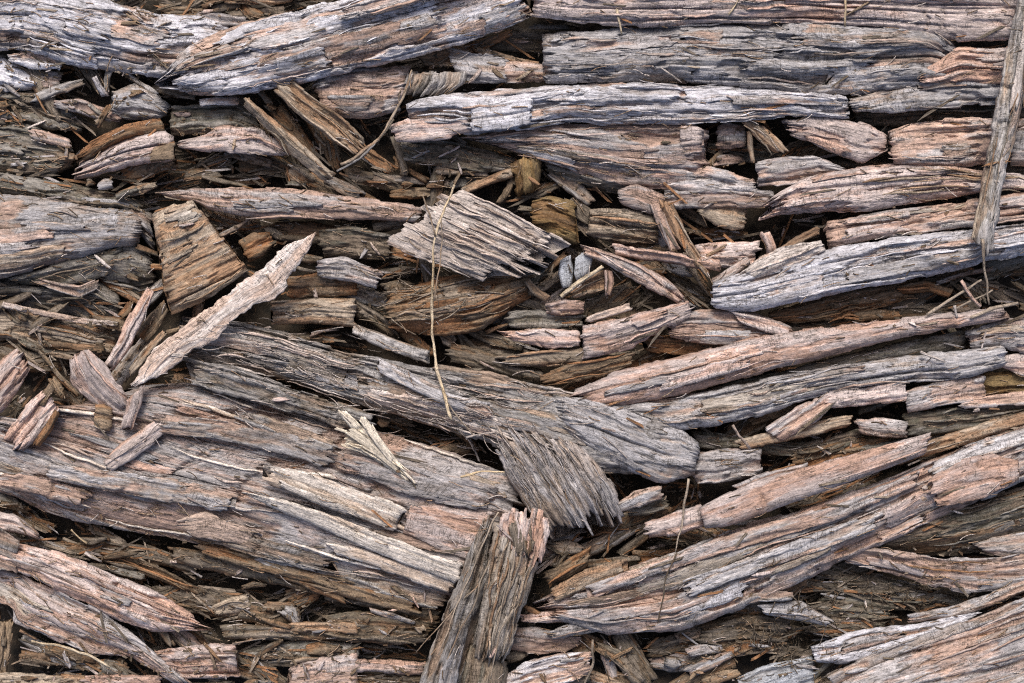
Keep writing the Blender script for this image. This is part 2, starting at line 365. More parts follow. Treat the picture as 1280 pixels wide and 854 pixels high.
def box(Z, k):
    for ax in (0, 1):
        kk = min(k, (Z.shape[ax] - 1) // 2)
        if kk < 1: continue
        p = np.pad(Z, [(kk, kk) if q == ax else (0, 0) for q in (0, 1)], 'edge'); cs = np.cumsum(np.insert(p, 0, 0, axis=ax), axis=ax)
        n = Z.shape[ax]; Z = (np.take(cs, np.arange(2 * kk + 1, 2 * kk + 1 + n), ax) - np.take(cs, np.arange(n), ax)) / (2 * kk + 1)
    return Z
def flakes_on(o, parent, pc, n, kinds, seed, lo=50, hi=210, wlo=7, whi=30):
    """torn layers of skin still holding to the wood they peel from"""
    rs = np.random.RandomState(seed); Zs = box(o.Z, 5)
    for k in range(n):
        ln = rs.uniform(lo, min(hi, o.L * .6)); w = rs.uniform(wlo, min(whi, o.W * .45))
        ni = int(ln / o.L * o.nu); nj = int(w / o.W * o.nv)
        if ni < 6 or nj < 3 or o.nu - ni < 2 or o.nv - nj < 2: continue
        i = rs.randint(0, o.nu - ni); j = rs.randint(0, o.nv - nj)
        q = np.unique(np.linspace(i, i + ni, max(3, ni // 6)).astype(int)); q = q[q < o.nu]
        j1 = min(o.nv - 1, j + nj); ja = np.round(np.linspace(j, j + rs.randint(-2, 3), len(q))).clip(0, o.nv - 2).astype(int); jb = np.round(np.linspace(j1, j1 + rs.randint(-3, 3), len(q))).clip(1, o.nv - 1).astype(int)
        A = np.stack([o.X[q, ja], o.Y[q, ja]], -1); B = np.stack([o.X[q, jb], o.Y[q, jb]], -1)
        SEED[0] += 13; lift = rs.uniform(1.5, 4.5)
        f = shard(A, B, z=(lift + rs.uniform(0, 4), lift + rs.uniform(0, 4)), th=5, prof='slab', drop=1.0, seed=SEED[0], jag=(rs.uniform(8, 30), rs.uniform(8, 30)), rough=.45, plates=.5, cracks=.7, zsurf=Zs[q[0]:q[-1] + 1, j:j1 + 1], tilt=rs.uniform(-2, 3), grow=0, edge=.8)
        me = make_mesh("flake", f.V - pc, f.F, f.UV, f.FR, f.extra, M[kinds[rs.randint(len(kinds))]])
        link("flake", me, parent=parent)

REG = dict(F=(0, 0, 1.0))
for q, k in enumerate("abcdefghi"): REG[k] = ((0, 425, 850)[q % 3], (0, 283, 567)[q // 3], 430 / 1280)

def piece(name, cat, kind, label, reg, A, B, z, th=18, parent=None, spl=None, group=None, spkind=None, flk=None, **kw):
    SEED[0] += 13
    ox, oy, k = REG[reg]
    q_ = dict(pink=.6, pale=.65, white=.75, grey=.8, pinkgrey=.75).get(kind, 1.0); kw['rough'] = kw.get('rough', 1.0) * q_; kw['cracks'] = kw.get('cracks', 1.0) * (.4 + .6 * q_)
    o = shard(poly(A, (ox, oy), k), poly(B, (ox, oy), k), z=z, th=th, seed=SEED[0], **kw)
    LAST[0] = o
    V, c = recentre(o.V)
    if parent is not None: V = o.V - np.array(parent["_c"])
    me = make_mesh(name, V, o.F, o.UV, o.FR, o.extra, M[kind])
    ob = link(name, me, parent=parent)
    if parent is None:
        ob.location = c; ob["_c"] = list(c)
        ob["label"] = label; ob["category"] = cat; ob["kind"] = "thing"
        if group: ob["group"] = group
    elif label: ob["label"] = label
    if spl is None: spl = int(min(16, o.L * o.W / 3800))
    pc = c if parent is None else np.array(parent["_c"])
    if flk is None: flk = int(min(9, o.L * o.W / 4500)) if o.L * o.W > 5500 and parent is None else 0
    if flk: flakes_on(o, ob, pc, flk, FLK.get(kind, (kind,)), SEED[0] + 9)
    if spl and parent is None: splinters_on(o, ob, pc, spl, M[spkind or kind], SEED[0] + 5)
    ob["_o"] = 0
    return ob

def tube(name, pts, rad, kind, label=None, cat=None, parent=None, group=None, sides=6, wob=1.3, flat=0.7):
    """a stem or twig through (px, py, z) points; rad in px at both ends"""
    SEED[0] += 13; rs = np.random.RandomState(SEED[0])
    P = np.array(pts, float); d = np.r_[0, np.cumsum(np.linalg.norm(np.diff(P, axis=0), axis=1))]
    n = int(max(6, d[-1] / 6)); t = np.linspace(0, d[-1], n)
    Q = np.stack([np.interp(t, d, P[:, i]) for i in range(3)], -1)
    if n > 12:
        k = 3; pad = np.concatenate([2 * Q[:1] - Q[k:0:-1], Q, 2 * Q[-1:] - Q[-2:-k - 2:-1]])
        Q = np.stack([np.convolve(pad[:, i], np.ones(7) / 7, 'valid') for i in range(3)], -1)
    Q[:, 0] += wob * 2 * fbm(t / 30, 0 * t, SEED[0]); Q[:, 1] += wob * 2 * fbm(t / 30, 0 * t + 9, SEED[0])
    r = np.linspace(rad[0], rad[1], n) * (1 + .45 * fbm(t / 9, 0 * t + 4, SEED[0]))
    T = np.gradient(Q, axis=0); T /= np.linalg.norm(T, axis=1)[:, None] + 1e-9
    N = np.cross(T, [0, 0, 1.0]); N /= np.linalg.norm(N, axis=1)[:, None] + 1e-9; Bn = np.cross(N, T)
    V = []
    for q in range(sides):
        a = 2 * math.pi * q / sides
        R = Q + (N * math.cos(a) + Bn * math.sin(a) * flat) * r[:, None]
        V.append(to_world(R[:, 0], R[:, 1], R[:, 2]))
    V = np.stack(V, 1).reshape(-1, 3); idx = np.arange(n * sides).reshape(n, sides); nx = np.roll(idx, -1, 1)
    F = np.stack([idx[:-1], nx[:-1], nx[1:], idx[1:]], -1).reshape(-1, 4)
    uo = rs.uniform(0, 60, 2)
    UV = np.stack([np.repeat(t[:, None] / 100, sides, 1) + uo[0], np.tile(np.arange(sides) * .02, (n, 1)) + uo[1]], -1).reshape(-1, 2)
    if parent is not None: c = np.array(parent["_c"]); V = V - c
    else: V, c = recentre(V)
    me = make_mesh(name, V, F, UV, np.zeros(len(V)), [list(idx[0][::-1]), list(idx[-1])], M[kind])
    ob = link(name, me, parent=parent)
    if parent is None:
        ob.location = c; ob["_c"] = list(c); ob["label"] = label; ob["category"] = cat; ob["kind"] = "thing"
        if group: ob["group"] = group
    elif label: ob["label"] = label
    return ob

# ------------------------------------------------------------------ the ground under the heap
P = piece
# ------------------------------------------------------------------ the large logs and slabs, traced piece by piece
# --- upper corner beside the silvered log
P('log','log','white','silvered white log end with split skin, butting the slanting grey log','a',"-220,-70 60,-50 300,-20 470,25 580,60 760,70 880,100","-220,175 -60,180 150,188 240,235 420,262 620,285 780,270",(86,70),55,prof='round',drop=26,jag=(0,20),cracks=1.6)
P('log','log','white','long slanting grey log with split skin lying across the silvered log','F',"205,92 240,58 290,34 340,22 425,2 520,-28 640,-50","208,112 260,119 345,110 430,88 526,69 590,50 668,18",(104,112),50,prof='round',drop=30,jag=(34,20),cracks=1.6,flk=14)
P('wood_strip','wood strip','pinkgrey','grey-pink strip lying over the slanting grey log beside its upper crack','F',"430,10 500,-12 560,-40","425,24 470,16 530,-2 600,-20",(122,126),10,jag=(10,4),spl=1)
P('wood_strip','wood strip','orange','orange-brown strip deep between silvered log and slanting log','F',"195,6 260,8 300,14","205,20 250,24 298,27",(44,42),14)
P('wood_strip','wood strip','tan','tan strip end in the gap above the slanting grey log','F',"255,-14 330,-12 375,-6","280,4 330,6 362,3",(62,62),16)
P('wood_chip','wood chip','white','flat white chip lodged under the split silvered log','a',"25,205 90,190 170,195 235,235","30,222 110,252 175,262 230,262",(66,62),12,jag=(5,5),spl=0)
P('wood_block','wood block','white','whitish broken block below the flat white chip','a',"-60,205 0,215 60,245 145,300","-60,335 0,332 60,332 140,328",(60,52),30,jag=(2,8))
P('wood_chip','wood chip','pinkgrey','squarish pink-brown chip beside the whitish broken block','a',"135,262 180,262 235,270","140,325 180,330 228,330",(50,50),22,jag=(4,4),spl=0)
P('wood_chip','wood chip','white','tiny upright white chip leaning in mossy hollow under silvered log','a',"338,290 352,320 378,365","358,278 380,318 408,358",(70,60),10,jag=(2,2),spl=0,plates=0)
P('wood_chunk','wood chunk','grey','knobbly grey chunk tucked under the end of the slanting log','a',"415,350 490,318 560,340 640,400","408,415 470,445 560,440 625,430",(66,58),34,prof='round',rough=1.6,jag=(5,8))
P('wood_strip','wood strip','pinkgrey','short pink-grey strip lying over mossy block','a',"200,378 290,368 380,395 465,430","205,398 300,425 360,448 450,455",(60,56),12,jag=(6,8))
P('wood_block','wood block','moss','long mossy block between silvered log and pink split wedge','a',"-120,332 20,338 120,345 220,390 330,455","-120,445 0,445 80,455 200,482 320,492",(48,44),34,rough=1.6,jag=(0,10))
P('wood_chip','wood chip','orange','small orange-brown chip propped at the end of the pink-grey strip','a',"350,468 375,425 405,385","372,478 395,440 425,395",(66,74),8,jag=(3,4),spl=0)
P('wood_chunk','wood chunk','moss','dark mossy chunk lying beside the pink split wedge','a',"-120,450 0,455 100,465 200,490 275,530","-120,640 0,645 100,658 200,655 280,620",(52,46),42,prof='round',rough=1.7,jag=(0,10))
P('wood_strip','wood strip','pinkgrey','pinkish strip flaking off the dark mossy chunk','a',"105,480 180,490 265,520","120,515 200,535 270,555",(58,56),8,jag=(6,6),spl=0)
P('wood_chip','wood chip','tan','small tan chip on the lower edge of dark mossy chunk','a',"210,565 240,565 285,572","215,592 245,598 282,595",(56,54),10,jag=(3,3),spl=0)
P('wood_strip','wood strip','orange','brown upper split of the pink wedge with torn edge','a',"280,575 350,520 450,470 560,445 610,440","300,600 400,550 480,515 590,495 625,495",(66,84),18,tilt=6,jag=(14,5))
P('wood_wedge','wood wedge','pink','stout pink split wedge with a cross crack below the slanting log','a',"290,610 400,545 500,510 600,492 648,515","275,665 350,655 450,625 560,604 645,592",(58,92),40,prof='slab',jag=(14,3),cracks=1.2,cross=3,rough=.5,plates=.6)
P('wood_chip','wood chip','orange','squared orange-brown end chip on the pink split wedge','a',"560,560 600,545 650,525","560,602 600,600 648,590",(92,94),10,jag=(4,2),spl=0)
P('wood_slab','wood slab','pink','flat pink slab with a dark gap under its straight lower edge','a',"650,528 760,500 830,468 900,475 980,490 1085,555","655,545 720,552 780,565 900,570 1075,577",(72,76),18,jag=(8,10))
P('wood_chunk','wood chunk','moss','crumbling mossy chunk on top of the flat pink slab','a',"630,400 760,388 900,398 970,440","630,500 760,492 850,470 960,492",(62,58),26,rough=2,jag=(6,8))
P('wood_chip','wood chip','white','white flake under the lower edge of slanting grey log','a',"735,372 790,360 895,365","745,398 800,388 890,392",(78,76),10,jag=(5,5),spl=0)
P('stick','stick','tan','long tan stick slanting down from the grey log past the flat pink slab','a',"922,362 1000,430 1080,498 1160,570 1248,650","898,385 960,450 1040,535 1120,610 1212,680",(96,104),18,prof='ridge',jag=(8,5),spl=2)
P('stick','stick','tan','broad splintered tan slat beside the long tan stick','F',"362,100 392,124 425,146 462,182","340,112 370,140 408,168 444,194",(98,92),16,prof='slab',jag=(8,14),spl=4,cracks=2.5)
P('wood_block','wood block','tan','small squared tan block below the long tan stick','a',"1092,615 1140,635 1188,672","1058,645 1085,670 1125,697",(52,48),18,jag=(2,3),spl=0)
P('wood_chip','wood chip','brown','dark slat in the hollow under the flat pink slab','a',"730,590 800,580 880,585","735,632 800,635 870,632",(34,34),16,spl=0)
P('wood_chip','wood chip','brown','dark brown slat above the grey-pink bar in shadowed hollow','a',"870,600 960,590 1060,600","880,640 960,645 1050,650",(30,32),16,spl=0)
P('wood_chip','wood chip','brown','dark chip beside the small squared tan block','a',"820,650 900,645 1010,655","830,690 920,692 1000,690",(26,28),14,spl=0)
P('log','log','moss','long green-grey log above the smooth grey slab','a',"-120,625 0,640 150,670 300,690 440,730 550,770","-120,705 0,725 150,748 330,778 430,778 540,785",(64,54),36,prof='round',jag=(0,12))
P('wood_chip','wood chip','grey','little grey chip on the green-grey log','a',"355,690 385,668 420,668","365,705 395,705 420,700",(66,66),9,jag=(3,3),spl=0)
P('wood_chip','wood chip','tan','tan flake between green-grey log and flat pink slab','a',"430,720 500,690 590,675","470,735 530,718 590,692",(50,54),10,jag=(6,5),spl=0)
P('wood_slab','wood slab','grey','large smooth grey slab with a bulging rounded face','F',"-70,236 0,245 60,250 110,257 150,264 180,274","-70,356 0,346 45,336 90,324 135,311 176,304",(98,76),60,prof='round',drop=44,jag=(0,5),rough=.6,cracks=.5,plates=.5,spl=3)
P('wood_chunk','wood chunk','moss','dull grey sloping facet chunk under the smooth grey slab','F',"10,350 55,336 105,322 155,306","30,356 75,356 112,352 150,336",(72,66),30,prof='lean',drop=16,jag=(6,6),rough=.8,plates=.6,cracks=.6)
P('wood_chunk','wood chunk','grey','arched grey chunk at the tip of the smooth grey slab','F',"142,268 165,260 192,268","145,290 170,288 192,312",(64,58),30,prof='round',jag=(4,6))
P('wood_chunk','wood chunk','moss','dark grey-green angular chunk under the smooth grey slab','F',"120,318 140,305 165,303 190,320","128,352 150,362 175,368 197,358",(66,56),36,prof='ridge',jag=(4,5),rough=1.3)
P('wood_chunk','wood chunk','moss','dark hollowed grey chunk below the smooth grey slab','F',"-60,345 20,345 70,342 120,345 152,372","-60,385 20,382 70,392 110,402 152,402",(58,50),40,prof='ridge',jag=(0,6),rough=1.6)
P('wood_flake','wood flake','grey','pale curved edge flake on the dark hollowed grey chunk','F',"35,345 70,352 100,358 125,350","40,352 70,362 100,372 122,362",(66,62),9,jag=(4,4),spl=1)
P('wood_chip','wood chip','pale','thin pale edge strip below the dark hollowed chunk','F',"0,377 60,390 120,400 150,402","0,383 60,397 120,407 148,407",(62,58),8,jag=(4,4),spl=0)
P('wood_slab','wood slab','tan','brown-green slab with sharp pale edge under the hollowed chunk','F',"-60,380 20,388 60,398 135,416 152,428","-60,425 10,425 60,440 110,448 142,446",(52,44),26,jag=(0,12),plates=1.3,spkind='orange')
P('wood_bar','wood bar','pinkgrey','long grey-pink bar tapering to a point at one end','F',"192,241 235,237 300,235 360,237 430,246 528,259","205,245 245,252 262,262 330,272 430,273 528,277",(80,82),26,prof='round',drop=14,jag=(10,4),plates=.5)
P('wood_block','wood block','tan','big squarish tan block with deep splits next to smooth grey slab','F',"190,272 215,258 243,252","212,394 258,372 310,338",(92,100),46,prof='slab',jag=(5,4),cracks=1.2,cross=2,rough=.8,plates=.7,spl=3)
P('wood_chip','wood chip','orange','brown sliver between the tan block and pale jagged splinter','F',"298,303 318,292 338,290","310,326 328,318 342,306",(66,66),20,jag=(4,4),spl=0)
P('wood_splinter','splinter','pale','long pale jagged splinter slanting over the tan block','F',"162,480 182,448 205,425 235,402 270,375 300,352 330,328 362,303 394,288","170,485 200,470 235,446 265,428 290,400 318,380 345,372 375,335 396,294",(112,122),12,prof='slab',drop=3,jag=(4,4),edge=2.2,plates=.3,rough=.5,spl=2,flk=0,grow=-.6)
P('stick','stick','pink','short flat pink stick under the lower tip of the pale jagged splinter','F',"158,500 155,518 150,538","181,478 178,505 166,536",(114,108),12,jag=(4,4),spl=0)
P('stick','stick','pink','pink stick broken in the middle standing beside the dark hollowed chunk','F',"129,456 148,425 162,395 184,358","139,463 158,440 175,408 192,364",(92,104),16,prof='slab',jag=(4,4),cross=3,spl=1)
P('wood_chip','wood chip','orange','orange-tan chip behind the broken pink stick','F',"168,418 185,395 206,376","182,430 198,412 212,388",(70,74),18,jag=(4,4),spl=0)
P('wood_strip','wood strip','tan','thin tan strip against the edge of the pale jagged splinter','F',"160,462 180,435 205,410","164,470 186,446 208,418",(88,92),10,jag=(4,4),spl=0)
P('wood_chunk','wood chunk','pink','ridged pink chunk with a cracked foot, lying on dark litter','F',"108,436 128,455 146,480 162,502","87,446 91,478 118,505 148,522",(114,108),28,prof='ridge',jag=(7,6),cracks=2.5)
P('wood_chip','wood chip','orange','small orange-brown cube at the foot of the ridged pink chunk','F',"118,508 130,506 141,512","116,532 128,538 140,538",(106,104),20,jag=(2,3),spl=0)
P('wood_chunk','wood chunk','pink','split pink chunk with ragged ends above the orange-streaked pink one','F',"-50,500 -15,470 5,448 26,436","-40,540 0,515 22,490 38,462",(100,106),30,prof='slab',jag=(4,8),cracks=2.4)
P('wood_chunk','wood chunk','pink','pink chunk with orange streaks on dark litter beside pale crumbs','F',"4,552 22,522 40,500 58,486","26,566 46,548 62,530 75,512",(114,116),28,prof='slab',jag=(8,6),cracks=2.4)
P('wood_strip','wood strip','orange','thin orange strip lying against the orange-streaked pink chunk','F',"40,556 58,530 70,508","48,560 64,540 75,515",(116,116),14,jag=(3,4),spl=0)
P('wood_chip','wood chip','orange','ragged orange flake above the orange-streaked pink chunk','F',"46,508 52,492 62,478","58,508 62,498 70,484",(114,112),10,jag=(4,4),spl=0)
P('wood_chip','wood chip','pink','clean pink chip with ragged end lying loose on the great fallen log','F',"129,578 150,556 175,540 202,524","136,590 160,576 185,558 208,540",(112,110),12,jag=(5,10),spl=1,plates=.5)
# --- the great fallen log in the middle
LOG = P('log','log','fibre','great fallen log of grey-brown fibrous wood, its upper strand frayed','F',"232,398 290,402 350,416 430,441 510,456 600,472 700,488 790,508 845,530","215,448 300,462 380,482 450,505 520,525 600,548 660,572 740,590 830,592",(92,104),60,prof='round',drop=26,jag=(22,12),cracks=2.2,plates=1.3,spl=26,spkind='pale')
P('log_end','', 'grey','smooth grey rounded end of the log','F',"690,498 740,500 800,516 845,532 874,556","705,540 745,566 790,592 830,604 870,592",(112,104),46,parent=LOG,prof='round',drop=24,jag=(14,3),cracks=1.0,plates=.6,rough=.8)
KN = P('knot','', 'knot','swirling hairy grey-brown knot','F',"610,545 640,600 662,640 690,672","705,532 740,570 764,606 780,648",(107,104),50,parent=LOG,prof='round',drop=24,jag=(34,30),cracks=10,cw=.5,plates=.1,bow=6,rough=.6)
splinters_on(LAST[0], KN, np.array(LOG["_c"]), 80, M['knot'], 77, 20, 60, .8, 1.6)
P('splinter','', 'grey','mossy ridge along the log','F',"470,448 520,470 560,492 620,505","468,462 515,486 560,508 615,522",(110,112),10,parent=LOG,jag=(12,12),rough=1.2)
BODY = P('log','log','pinkgrey','broad grey-pink rotten log body with long pale peeling strips','F',"178,482 240,478 300,492 420,526 540,560 670,604","-140,560 -60,592 10,616 60,640 120,656 230,674 330,697 430,727 585,754",(96,100),70,prof='slab',drop=34,jag=(34,26),cracks=1.0,plates=1.3,rough=.8,spl=18,spkind='pale',flk=14)
splinters_on(LAST[0], BODY, np.array(BODY["_c"]), 16, M['bone'], 771, 60, 170, 3.0, 6.5)
P('peeling_strip','', 'bone','long pale strip peeling off','F',"308,616 360,626 420,647 480,670 580,707","312,622 360,641 420,667 475,692 572,729",(122,112),12,parent=BODY,jag=(18,6),tilt=8,rough=.35,plates=.1,cw=.6)
P('peeling_strip','', 'bone','wide strip of pale skin standing up','F',"333,583 380,590 440,611 508,636","333,602 368,613 428,640 494,664",(124,114),12,parent=BODY,jag=(14,4),tilt=6,rough=.5,plates=.3)
P('peeling_strip','', 'pale','pale flake near the shaded lower edge','F',"220,650 258,640 322,666","234,668 278,676 316,682",(108,98),9,parent=BODY,jag=(14,20),tilt=5,plates=.2,rough=.5)
P('peeling_strip','', 'pink','pinkish blocky strip beside a dark cross gap','F',"512,634 550,632 616,642","504,664 545,684 594,702",(110,106),14,parent=BODY,jag=(2,6))
P('peeling_strip','', 'bone','second pale strip below the deep groove','F',"410,678 460,690 510,706 570,730","408,690 455,704 505,722 562,742",(106,98),10,parent=BODY,jag=(24,6),tilt=5,rough=.4,plates=.2)
P('peeling_strip','', 'pinkgrey','','F',"428,566 470,574 540,592 630,612","424,586 460,598 505,618 600,638",(112,108),10,parent=BODY,jag=(16,12),rough=.6)
P('peeling_strip','', 'grey','','F',"60,580 130,590 220,600 300,620","55,596 130,612 220,628 290,640",(110,108),9,parent=BODY,jag=(12,14))
P('peeling_strip','', 'grey','','F',"200,520 280,525 360,540 420,560","190,540 270,548 340,564 410,585",(112,110),9,parent=BODY,jag=(14,14))
P('peeling_strip','', 'pinkgrey','','F',"0,590 60,600 110,615","-10,604 60,622 105,632",(104,100),9,parent=BODY,jag=(8,10))
P('torn_layer','', 'bone','','F',"336,596 390,616 450,640","338,602 385,624 444,648",(132,122),6,parent=BODY,jag=(24,20),tilt=4,rough=.5,plates=.2)
P('torn_layer','', 'orange','brown torn strands in the shaded flank','F',"240,672 330,694 430,720","244,690 320,712 420,738",(84,80),12,parent=BODY,jag=(34,34),cracks=3)
P('torn_layer','', 'orange','','F',"380,712 450,728 530,752","376,730 440,748 520,770",(76,72),12,parent=BODY,jag=(30,30),cracks=3)
P('torn_layer','', 'fibre','','F',"250,655 330,675 420,700","246,672 320,695 410,718",(98,92),10,parent=BODY,jag=(30,34),tilt=3)
P('torn_layer','', 'fibre','','F',"300,512 360,530 430,556","292,524 350,547 420,573",(114,112),7,parent=BODY,jag=(28,28),tilt=3)
P('lower_strand','', 'fibre','','F',"300,672 380,690 460,705 570,735","310,700 380,725 450,738 550,762",(84,74),26,parent=BODY,jag=(18,10),cracks=2)
P('lower_strand','', 'fibre','','F',"425,698 470,690 520,706 572,728","425,694 470,710 520,728 562,742",(94,88),16,parent=BODY,jag=(12,6))
P('frayed_strip','', 'fibre','','F',"240,450 300,462 380,492 470,520","235,478 300,498 370,515 460,545",(100,104),18,parent=BODY,jag=(24,24),cracks=2)
# chip on the knot side
P('wood_chip','wood chip','grey','grey chip with bright broken edge under the knot of the great log','F',"768,632 795,614 828,606","775,642 800,634 830,622",(92,90),12,jag=(4,5),tilt=5,spl=0)
P('wood_chip','wood chip','moss','dark angular chip under the bright-edged grey chip','F',"785,628 805,622 835,622","785,646 810,646 835,636",(70,68),18,jag=(3,4),spl=0)
# --- the upright broken stake
STK = P('stake','stake','drift','frayed upright stake with a jagged pink crown, leaning against the fallen log','F',"622,640 614,690 604,755 594,834","686,648 670,706 650,766 630,828",(148,122),60,prof='round',drop=26,jag=(22,22),cracks=4,plates=1.6,spl=16,spkind='tan',rough=1.8)
P('strand','', 'fibre','dark splintered strand','F',"606,646 580,712 548,790 526,856 505,930","624,652 612,735 596,800 580,860 562,930",(126,104),44,parent=STK,prof='ridge',jag=(34,0),cracks=4,rough=1.8,plates=1.5)
P('strand','', 'moss','dark rotten foot','F',"590,806 578,850 560,930","634,812 630,860 618,930",(108,98),40,parent=STK,prof='round',jag=(22,0),cracks=2,rough=1.6)
P('strand','', 'grey','pale splintered strand','F',"566,800 550,840 528,930","582,796 572,840 552,930",(116,106),16,parent=STK,prof='ridge',jag=(18,0),cracks=2)
P('crown','', 'pink','jagged pink crown of fresh wood','F',"630,628 627,655 626,690","688,640 684,668 674,706",(153,148),14,parent=STK,jag=(20,26),rough=1.6,plates=1.2,drop=5,cracks=3)
P('crown_heart','', 'brown','dark rotten heart of the crown','F',"632,654 636,672 644,692","662,652 664,674 662,696",(154,148),8,parent=STK,jag=(8,12),rough=1.6,edge=1.6)
for pts in (((622,640,140),(600,690,128),(572,755,118),(548,820,112)), ((612,700,128),(590,760,122),(560,820,112),(545,858,104)), ((640,700,152),(628,760,140),(614,820,128)), ((600,730,124),(560,770,110),(520,815,92)), ((640,760,142),(622,800,132),(612,850,118))):
    tube('fibre_strand', pts, (1.3,.7), 'tan', parent=STK)
# --- pale straw-coloured torn tuft
TUFT = P('torn_splinter','splinter','cream','cream-coloured torn splinter tuft standing out of the great log','F',"426,544 448,536 474,556 516,602","430,558 455,568 482,584 514,607",(118,112),10,jag=(16,12),cracks=4,cw=.5,spl=8,plates=.2)
for a_, b_, z_ in (("421,514 440,537 464,563","430,511 452,532 474,556",(134,118)), ("446,521 463,548 490,582","454,517 473,544 498,577",(138,118)), ("470,556 494,580 520,608","474,553 498,578 522,606",(122,114)), ("430,541 457,560 496,592","438,532 465,549 504,583",(128,116)), ("415,536 438,544 468,562","416,532 440,540 470,558",(124,120)), ("462,530 474,552 488,574","465,529 478,551 491,573",(132,118))):
    P('sliver','', 'cream','','F',a_,b_,z_,4,parent=TUFT,jag=(10,8),edge=.3,rough=.5,plates=0,grow=0)
# --- lower corner beneath the fallen log
P('wood_slab','wood slab','pink','short rounded pink slab end under the dark split of the fallen log','F',"-80,628 -15,638 20,645 50,668","-80,655 -15,660 20,664 50,674",(82,74),24,jag=(0,5))
P('wood_slab','wood slab','pink','long pink slab with broken end, slanting down below the fallen log','g',"-140,300 60,335 200,368 400,440 620,540 765,630","-140,400 60,430 200,500 340,555 450,620 580,658 755,655",(96,86),40,prof='slab',drop=12,jag=(0,40),cracks=2,plates=.9)
P('wood_slab','wood slab','pinkgrey','lower grey-pink slab ending in a thin dark tail under the long pink slab','g',"-140,390 60,450 200,508 340,575 470,655 560,735 720,862","-140,520 55,575 45,625 200,690 330,738 480,752 660,862",(84,66),34,prof='lean',drop=14,jag=(0,8),cracks=2.2)
P('wood_chip','wood chip','grey','grey skin patch lying on the long pink slab near its edge','g',"-60,270 0,280 75,330","-60,430 0,430 65,435",(100,96),10,jag=(0,4),spl=0)
P('wood_strip','wood strip','orange','curving orange-brown strip in the dark hollow under fallen log','g',"370,365 470,380 600,420 770,515","390,400 500,432 620,480 755,532",(58,50),20,jag=(12,8),spl=2)
P('wood_strip','wood strip','brown','dark brown strip below the pale flake of the fallen log','g',"620,350 800,370 950,410 1290,505","640,400 800,440 960,470 1290,545",(64,60),24,jag=(14,0),spl=3)
P('wood_strip','wood strip','orange','reddish-brown broken strip under the fallen log','g',"1000,420 1120,450 1290,530","1010,455 1120,490 1290,565",(74,68),16,jag=(10,4))
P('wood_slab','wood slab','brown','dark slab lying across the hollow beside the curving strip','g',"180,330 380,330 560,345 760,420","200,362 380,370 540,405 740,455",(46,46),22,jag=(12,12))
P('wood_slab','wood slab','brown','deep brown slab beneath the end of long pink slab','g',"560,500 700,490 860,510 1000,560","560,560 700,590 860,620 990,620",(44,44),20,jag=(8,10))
P('wood_chunk','wood chunk','tan','rounded tan-brown chunk in the hollow above flat brown planks','g',"780,570 860,530 930,520","800,605 880,610 940,585",(56,54),26,prof='round',jag=(5,6),spl=1)
P('wood_plank','wood plank','brown','flat brown plank with torn end among dark litter','g',"820,640 1000,630 1150,640 1320,650","830,690 1000,690 1150,700 1320,695",(54,58),22,jag=(8,0))
P('wood_plank','wood plank','tan','narrow tan plank under the flat brown plank','g',"1000,640 1150,625 1330,630","1010,660 1150,662 1330,670",(62,64),12,jag=(8,0))
P('wood_plank','wood plank','moss','mossy dark plank above the broken reddish block','g',"900,720 1050,700 1200,700 1340,720","900,790 1060,790 1200,780 1340,770",(42,44),26,jag=(10,4),rough=1.6)
P('wood_block','wood block','pink','splintered pink block below the tail of grey-pink slab','g',"568,742 650,725 740,715 885,715","590,785 680,828 780,828 890,826",(66,62),22,jag=(14,4),cracks=3)
P('wood_strip','wood strip','pink','reddish pink strip below the splintered pink block','g',"300,830 450,828 600,826","300,880 450,885 602,880",(62,62),20,jag=(10,4),spl=0)
P('wood_strip','wood strip','tan','tan strip lying under the straw stem below the grey-pink slab','g',"-100,822 100,818 330,826","-100,900 100,900 330,890",(54,56),20,jag=(0,8))
P('wood_strip','wood strip','brown','brown strip below the grey-pink slab in dark litter','g',"60,730 200,740 330,760 480,775","60,780 200,790 330,800 480,815",(48,48),18)
P('wood_strip','wood strip','orange','orange upright strip under the notch of the lower grey-pink slab','g',"0,610 -5,720 -10,830","50,620 40,720 25,830",(56,48),16,jag=(8,8),spl=1)
P('wood_block','wood block','pinkgrey','broken reddish block beside the narrow pink plank','g',"1080,800 1190,765 1330,750","1070,900 1200,900 1330,900",(62,60),26,jag=(6,0))
P('wood_plank','wood plank','brown','brown plank running under the upright stake','h',"-60,610 60,590 200,600 350,635","-60,680 60,700 200,712 340,690",(62,58),26,jag=(8,8),plates=1.3)
P('wood_plank','wood plank','pink','narrow pink plank below the brown plank under the stake','h',"-40,772 120,765 260,772 330,782","-40,815 120,810 240,820 320,820",(58,56),18,jag=(8,8))
P('wood_plank','wood plank','brown','lowest brown plank under the stake, below the narrow pink plank','h',"-80,815 100,822 320,830","-80,900 100,905 300,900",(46,46),20,jag=(4,8))
P('wood_strip','wood strip','grey','thin pale grey strip in the shade under fallen log','h',"105,570 200,595 285,625","110,590 200,618 275,635",(66,62),8,jag=(5,6),spl=0)
P('wood_strip','wood strip','brown','dark mossy strip under the lower strand of fallen log','h',"-60,470 100,500 250,560 380,580","-60,540 100,570 240,620 360,640",(58,54),24,jag=(8,8),rough=1.5)
P('wood_chunk','wood chunk','white','blue-white weathered chunk beside the foot of the stake','h',"600,830 700,775 800,750 945,738","610,900 720,890 850,850 935,808",(80,76),30,jag=(6,6),cracks=2)
P('wood_strip','wood strip','pink','pink strip with ragged end near the foot of the stake','h',"670,600 780,585 910,575","680,625 780,630 905,618",(84,80),12,jag=(10,5),spl=1)
